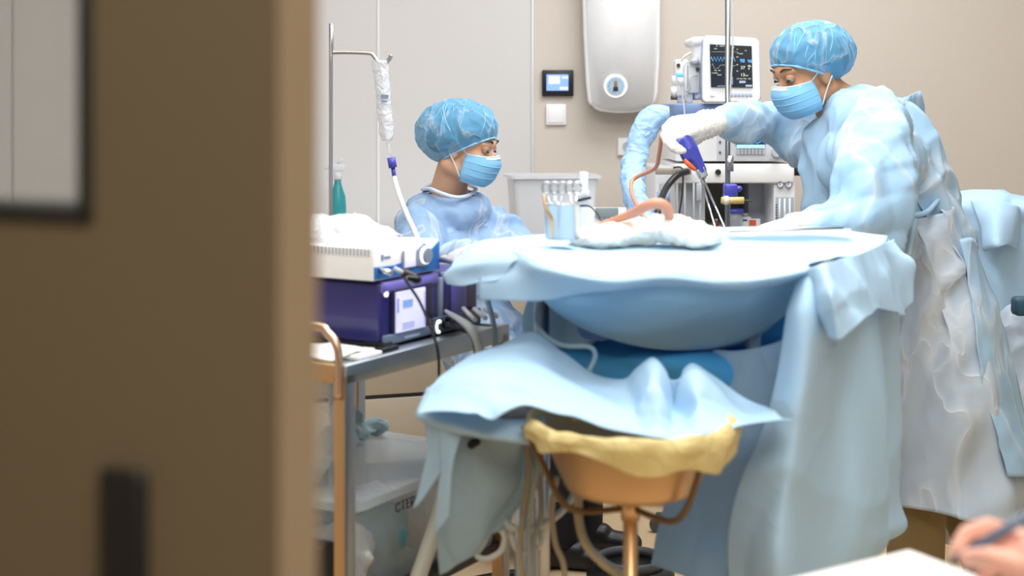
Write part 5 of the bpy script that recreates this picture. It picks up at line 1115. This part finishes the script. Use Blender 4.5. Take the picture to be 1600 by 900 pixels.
# cables
tag(build('black_cable', MB().tube([on(GX + 0.014, GY - 0.048, Tz + gh + 0.020), on(GX + 0.035, GY - 0.070, Tz + gh + 0.004), P(634, 436, 2.93), P(655, 470, 2.92), P(672, 510, 2.90), P(684, 548, 2.88), P(686, 600, 2.90), P(684, 680, 2.98)], [0.010, 0.010, 0.004, 0.003, 0.003, 0.003, 0.003, 0.003], BLK, seg=8)), 'black cable hanging from the front of the white console across the purple screen', 'cable')
tag(build('probe_cable', MB().tube([P(684, 405, 3.19), P(695, 407, 3.12), P(712, 411, 3.02), P(735, 412, 2.95)], [0.007, 0.006, 0.004, 0.004], M('cable_violet_grey', '#5c5870', 0.4), seg=8)), 'dark plug and cable leaving the far corner of the white console', 'cable')
tag(build('hose', MB().tube([P(696, 486, 3.12), P(716, 498, 3.06), P(734, 512, 3.02), P(746, 532, 3.00), P(752, 570, 3.0), P(756, 640, 3.02)], [0.004, 0.007, 0.010, 0.010, 0.010, 0.010], WTUBE, seg=12)), 'thick pale tube bending over the trolley edge beside the sockets', 'tube')
tag(build('hose', MB().tube([P(706, 506, 3.08), P(722, 512, 3.04), P(736, 522, 3.03), P(743, 545, 3.02), P(744, 600, 3.02)], [0.008, 0.008, 0.005, 0.005, 0.005], BLK, seg=12)), 'black cable bending over the trolley edge below the pale tube', 'cable')
tag(build('hose', MB().tube([P(762, 470, 3.05), P(770, 500, 3.02), P(774, 530, 3.02), P(775, 600, 3.05)], 0.006, BTUBE, seg=10)), 'blue-grey tube hanging straight past the purple unit corner', 'tube')
for k in range(3):
    a = P(724 + k * 17, 482 - k * 2, 3.18); b_ = P(742 + k * 17, 500 - k * 3, 3.08)
    tag(build('instrument_tag', MB().cyl(a + Vector((0, 0, -0.004 * k)), b_, 0.0055, mat=PAPER, seg=6)), ('white paper strip nearest the sockets', 'middle of the three white paper strips by the purple unit', 'white paper strip at the far trolley corner')[k], 'strip', 'white strips on the trolley corner')
# bag on top of the console
rows = []
for i, fy in enumerate((0, .2, .4, .6, .8, 1)):
    r = []
    for j, fx in enumerate((0, .2, .4, .6, .8, 1)):
        ed = min(fx, 1 - fx, fy, 1 - fy); zz = Tz + gh + wh + 0.004 + (0.030 if ed > 0 else 0.0) + 0.014 * math.sin(7 * fx + 5 * fy)  * (1 if ed > 0 else 0.2)
        r.append(on(GX + 0.0 + 0.20 * fx, GY + 0.08 + 0.22 * fy, max(zz, Tz + gh + wh + 0.003)))
    rows.append(r)
tag(build('plastic_bag', MB().sheet(rows, BAGP, 7, 7, 0.002, amp=0.010, freq=26, ramp=0.006, rfreq=32)), 'crumpled clear plastic bag lying on top of the white console', 'bag')
# papers behind the handle
rows = [[on(0.02 + 0.045 * i, 0.05 + 0.075 * j, Tz + 0.004 + 0.010 * math.sin(i * 2.1 + j * 1.7) ** 2) for j in range(5)] for i in range(4)]
tag(build('paper_sheets', MB().sheet(rows, PAPER, 5, 5, 0.004, amp=0.004, freq=30)), 'rumpled white papers on the trolley behind the push handle', 'paper')
t = tthing('folded_document', 'small folded document with dark clip at the generator foot', 'paper', 0.13, 0.03, Tz)
lb(t, 'leaf', -0.05, 0.05, 0.0, 0.06, 0.0, 0.008, PAPER, 0.001); lb(t, 'clip', 0.03, 0.085, -0.004, 0.02, 0.002, 0.012, BLK, 0.002)
# clear bin on the lower shelf
CBn = tthing('clear_storage_bin', 'clear plastic storage bin with black lettering on the trolley shelf', 'bin', 0.30, 0.20, SZ)
m = tub(MB(), 0.03, 0.02, 0.001, 0.265, 0.185, 0.200, 0.02, 0.004, CLEARB, bev=0.03); build('tub', m, None, CBn, world=False)
m = tub(MB(), 0.03, 0.02, 0.192, 0.280, 0.200, 0.018, 0.0, 0.018, M('bin_rim', '#d4e0e8', 0.25, alpha=0.4), bev=0.04); build('lid', m, None, CBn, world=False)
m = MB().text('СТЕРИ', 0.028, Matrix.Translation((-0.118, -0.1870, 0.164)) @ Matrix.Rotation(PI / 2, 4, 'X'), TXTD, 0.001); build('lettering', m, None, CBn, world=False, label='black Cyrillic lettering')
def tblob(name, lab, cat, items, mat, vox=0.008, a1=0.012, f1=10, a2=0.005, f2=24):
    m = MB()
    for (x, y, z, r) in items: m.ell(on(x, y, z), r)
    m.remesh(vox, 3, lambda p, n: a1 * ridge(p, f1) + a2 * ridge(p, f2) + 0.03 * crumple(p, 12), mat); return tag(build(name, m), lab, cat)
tblob('packed_cloth', 'grey-white wrapped packs filling the end of the clear bin nearest the leg', 'cloth', [(0.13, 0.11, SZ + .08, (.06, .06, .07)), (0.14, 0.22, SZ + .08, (.06, .07, .06)), (0.15, 0.32, SZ + .07, (.055, .05, .055))], CLOTHW)
tblob('packed_cloth', 'teal packs in the middle of the clear bin', 'cloth', [(0.26, 0.11, SZ + .085, (.065, .06, .075)), (0.28, 0.24, SZ + .06, (.06, .08, .05))], CLOTHT)
tblob('packed_cloth', 'pale packs in the far end of the clear bin', 'cloth', [(0.42, 0.11, SZ + .085, (.08, .055, .075)), (0.44, 0.24, SZ + .06, (.06, .08, .05))], CLOTHW)
tag(build('corrugated_tube', MB().tube([on(0.10, -0.035, SZ - 0.10), on(0.18, -0.04, SZ + 0.03), on(0.27, -0.03, SZ + 0.13), on(0.33, -0.015, SZ + 0.20), on(0.38, 0.0, SZ + 0.28)], 0.017, M('cream_tube', '#cfcdbb', 0.5), seg=14)), 'thick cream tube slanting up across the front of the clear bin', 'tube')
t = tthing('black_case', 'black plastic case standing on the end of the trolley shelf', 'case', 0.012, 0.07, SZ)
lb(t, 'box', 0.0, 0.05, 0.0, 0.34, 0.0, 0.13, BLK, 0.006); lb(t, 'latch', -0.004, 0.0, 0.08, 0.11, 0.05, 0.06, CHROME, 0.001)
# clear hanging bags above the bin at the end of the trolley
t = tthing('clear_pouch', 'clear pouch with coiled tubing stuffed above the bin behind the trolley leg', 'pouch', 0.10, 0.20, SZ + 0.215)
m = MB().ell((0.02, 0.02, 0.13), (.05, .12, .13)); m.remesh(0.008, 3, wr(0.012, 12, 0.006, 24), BAGP); build('film', m, None, t, world=False)
build('coil', MB().tube([(-0.035, 0.02 + 0.035 * math.cos(k * 0.9), 0.14 + 0.07 * math.sin(k * 0.9)) for k in range(16)], 0.004, CLOTHT, n=4), None, t, world=False)
tblob('crumpled_cloth', 'crumpled pale teal cloth lying on the lid of the clear bin', 'cloth', [(0.40, 0.33, SZ + .235, (.05, .035, .022)), (0.46, 0.34, SZ + .235, (.05, .035, .024)), (0.47, 0.34, SZ + .262, (.028, .018, .045)), (0.53, 0.34, SZ + .230, (.05, .035, .018))], M('cloth_pale_teal', '#b7d0d6', 0.8, transl=0.1, crease=0.6, cscale=14), vox=0.006, a1=0.014, f1=14, a2=0.006, f2=30)

# hanging tubes beneath the arm board
tubes = [([(822, 690, 2.6), (826, 740, 2.6), (818, 800, 2.62), (812, 860, 2.62), (822, 930, 2.62)], KHTUBE, .0055, 'khaki tube hanging nearest the thin grey drape'),
 ([(828, 690, 2.62), (840, 740, 2.62), (846, 800, 2.62), (834, 850, 2.62), (836, 930, 2.62)], GTUBE, .0055, 'grey tube crossing the khaki one under the arm board'),
 ([(846, 692, 2.58), (838, 740, 2.58), (828, 800, 2.6), (826, 860, 2.6), (832, 930, 2.6)], GTUBE, .005, 'thin grey tube hanging straight down beside the basin'),
 ([(870, 745, 2.6), (862, 800, 2.6), (868, 850, 2.6), (880, 880, 2.6), (884, 930, 2.6)], KHTUBE, .0055, 'khaki tube hanging in front of the dark trousers'),
 ([(902, 768, 2.5), (903, 810, 2.5), (914, 850, 2.5), (940, 880, 2.5), (975, 905, 2.5)], KHTUBE, .0065, 'khaki tube curving from under the basin to its stand'),
 ([(908, 768, 2.52), (908, 812, 2.52), (920, 850, 2.52), (948, 878, 2.52), (985, 900, 2.52)], GTUBE, .004, 'thin grey tube running beside the khaki one under the basin'),
 ([(784, 800, 2.7), (796, 822, 2.68), (826, 828, 2.68), (862, 812, 2.68), (886, 790, 2.7), (897, 770, 2.72)], WTUBE, .0065, 'pale tube sweeping up to the basin bottom'),
 ([(830, 784, 2.72), (806, 792, 2.7), (797, 820, 2.7), (808, 860, 2.7), (840, 858, 2.7), (850, 825, 2.7), (846, 800, 2.7)], WTUBE, .005, 'pale coiled tube loop beneath the arm board'),
 ([(772, 815, 2.72), (755, 850, 2.72), (745, 868, 2.72), (762, 873, 2.7), (783, 860, 2.7), (788, 838, 2.7), (780, 826, 2.7)], WTUBE, .0055, 'pale tube loop in front of the trolley corner leg')]
for (pts, mt, r, lab) in tubes: tag(build('hanging_tube', MB().tube([P(*p) for p in pts], r, mt, seg=10)), lab, 'tube')
t = thing('foot_switch', 'black round foot pedal on the floor behind the basin stand', 'pedal', Vector((P(985, 0, 4.2).x, 4.2, 0)))
fx = P(985, 0, 4.2).x
build('base', MB().lathe([(0, 0), (0.12, 0), (0.13, 0.01), (0.13, 0.03), (0.11, 0.05), (0, 0.055)], (fx, 4.2, 0), BLK), None, t)
build('pedal_ring', MB().lathe([(0.09, 0), (0.10, 0), (0.10, 0.03), (0.09, 0.03), (0.09, 0)], (fx, 4.2, 0.05), DGREY), None, t)
tag(build('floor_cable', MB().tube([(fx - 0.10, 4.15, 0.012), (fx - 0.2, 4.05, 0.012), (fx - 0.25, 4.2, 0.012), (fx - 0.35, 4.25, 0.012), (fx - 0.6, 4.1, 0.012)], 0.011, BLK)), 'black cable coiled on the floor beside the foot pedal', 'cable')

# ------------------------------------------------------------------ second draped table behind the surgeon
T2 = thing('draped_side_table', 'high side table under pale blue drape behind the surgeon at the right edge', 'table', (1.62, 4.75, 0))
build('table_board', MB().box((1.75, 4.8, 1.065), (0.74, 0.5, 0.02), STEELD), None, T2)
for sx_ in (-1, 1):
    for sy_ in (-1, 1): build('leg', MB().cyl((1.75 + sx_ * 0.34, 4.8 + sy_ * 0.22, 0), (1.75 + sx_ * 0.34, 4.8 + sy_ * 0.22, 1.06), 0.015, mat=STEEL), None, T2)
D2 = thing('side_table_drape', 'pale blue drape with folded flap over the side table at the right edge', 'drape', (1.75, 4.7, 0))
rows = [R_((1462, 312, 5.05), (1500, 306, 5.05), (1560, 304, 5.05), (1620, 312, 5.05), (1680, 312, 5.05), (1776, 314, 5.06)), R_((1466, 318, 4.65), (1505, 309, 4.60), (1560, 312, 4.55), (1590, 320, 4.55), (1680, 320, 4.54), (1835, 322, 4.56)),
        R_((1472, 350, 4.60), (1512, 350, 4.52), (1560, 350, 4.46), (1592, 355, 4.52), (1680, 360, 4.5), (1840, 360, 4.54)), R_((1480, 450, 4.58), (1522, 440, 4.54), (1560, 440, 4.46), (1600, 440, 4.50), (1680, 440, 4.5), (1842, 440, 4.54)),
        R_((1486, 600, 4.58), (1530, 600, 4.54), (1570, 600, 4.44), (1610, 600, 4.50), (1680, 600, 4.5), (1845, 600, 4.54)), R_((1490, 760, 4.58), (1535, 760, 4.54), (1580, 760, 4.44), (1620, 760, 4.50), (1690, 760, 4.5), (1850, 760, 4.54))]
build('sheet', MB().sheet(rows, DRAPE, 8, 9, 0.002, amp=0.012, freq=6, cr_=0.03, crf=4, seed=9), None, D2)
rows = [R_((1515, 312, 4.50), (1550, 310, 4.46), (1585, 320, 4.46), (1592, 325, 4.5)), R_((1530, 350, 4.46), (1555, 345, 4.40), (1582, 350, 4.42), (1594, 352, 4.48)), R_((1535, 385, 4.45), (1556, 380, 4.36), (1578, 375, 4.40), (1590, 380, 4.46)), R_((1540, 392, 4.45), (1560, 386, 4.36), (1575, 382, 4.39), (1586, 390, 4.45))]
build('flap', MB().sheet(rows, DRAPE, 6, 6, 0.002, amp=0.006, freq=14), None, D2)
# grey gown piece of someone seated beyond the frame edge, and dark glasses
t = thing('blue_pack', 'tall grey-blue covered bundle with small dark teal pack at the right frame edge', 'pack', (P(1630, 0, 4.2).x, 4.2, 0))
m = MB().cap(P(1612, 520, 4.25), 0.10, P(1628, 640, 4.2), 0.115).cap(P(1628, 640, 4.2), 0.115, (P(1640, 0, 4.2).x, 4.2, 0.14), 0.13); m.remesh(0.010, 4, wr(0.014, 8, 0.005, 20), GOWNG); build('bundle', m, None, t)
build('dark_pack', MB().box(P(1606, 478, 4.12), (0.09, 0.05, 0.055), M('pack_dark_teal', '#1f4a5e', 0.5), bev=0.012), None, t)
t = thing('floor_shoe', 'black shoe-like foot pedal on the floor behind the standing surgeon', 'pedal', Vector((P(1492, 0, 4.75).x, 4.75, 0)))
fx = P(1492, 0, 4.75).x
m = MB(); shoe(m, (fx - 0.06, 4.75, 0), (fx + 0.08, 4.7, 0)); m.remesh(0.006, 4, None, BLK); build('pedal', m, None, t)

# ------------------------------------------------------------------ writing hand and pad in the doorway
NP = thing('notepad', 'white writing pad held near the pen at the bottom right corner', 'notepad', (0.50, 1.50, 0.87))
A0 = P(1420, 857, 1.68); e1 = Vector((-0.84, -0.54, 0)).normalized(); e2 = Vector((0.48, -0.88, 0)).normalized()
def quad(z, th, mat, ins=0.0):
    p = [A0 + (e1 + e2) * ins, A0 + e1 * (0.21 - ins) + e2 * ins, A0 + e1 * (0.21 - ins) + e2 * (0.297 - ins), A0 + e1 * ins + e2 * (0.297 - ins)]
    return MB().prism([(v.x, v.y, A0.z + z) for v in p], (0, 0, 1), th, mat, bev=0.001)
build('board', quad(-0.008, 0.004, LGREY), None, NP); build('paper', quad(-0.004, 0.004, PAPER, 0.004), None, NP)
WP = thing('person', 'blurred right hand and forearm of a person writing with a grey pen in the corner', 'person', (0.66, 1.40, 0.9))
m = MB(); YY = 1.46
wrp = P(1668, 905, 1.44); 
knk = [P(1584, 838, 1.50), P(1600, 850, 1.47), P(1612, 866, 1.44), P(1622, 884, 1.41)]
for k in knk: m.cap(wrp, 0.027, k, 0.013)
finger(m, [knk[0], P(1545, 822, 1.50), P(1510, 832, 1.50), P(1492, 862, 1.49)], 0.0105, 0.0075)
finger(m, [knk[1], P(1566, 838, 1.47), P(1536, 858, 1.47), P(1512, 876, 1.47)], 0.0105, 0.0078)
finger(m, [knk[2], P(1580, 862, 1.44), P(1556, 882, 1.44), P(1536, 900, 1.45)], 0.0105, 0.0078)
finger(m, [knk[3], P(1596, 890, 1.41), P(1576, 912, 1.41), P(1560, 925, 1.42)], 0.010, 0.0072)
finger(m, [P(1640, 900, 1.40), P(1590, 885, 1.385), P(1550, 872, 1.40), P(1512, 872, 1.44)], 0.015, 0.0095)
m.cap(wrp, 0.027, P(1800, 960, 1.35), 0.036); m.cap(P(1800, 960, 1.35), 0.036, P(2000, 1010, 1.22), 0.042)
m.remesh(0.003, 4, None, SKIN3); build('hand', m, None, WP)
m = MB().cap(P(1740, 935, 1.39), 0.042, P(1800, 960, 1.35), 0.046).cap(P(1800, 960, 1.35), 0.046, P(2010, 1012, 1.22), 0.056); m.remesh(0.006, 3, wr(0.005, 14, 0, 1), GOWN); build('sleeve', m, None, WP)
for (a, n_) in ((P(1494, 859, 1.484), (-0.4, -0.8, 0.3)), (P(1513, 871, 1.432), (-0.3, -0.9, 0.3))):
    build('fingernail', MB().ell(a + Vector(n_).normalized() * 0.0075, (0.005, 0.002, 0.006), M('nail_pink', '#eab8a8', 0.3)), None, WP)
PN = thing('pen', 'grey-blue pen in the writing hand at the bottom right corner', 'pen', P(1484, 885, 1.48))
build('barrel', MB().cyl(P(1500, 872, 1.462), P(1630, 790, 1.435), 0.0056, mat=PENM, seg=16), None, PN); build('tip', MB().cyl(P(1481, 884, 1.47), P(1500, 872, 1.462), 0.001, 0.0054, mat=BLK, seg=16), None, PN, label='dark pen tip')
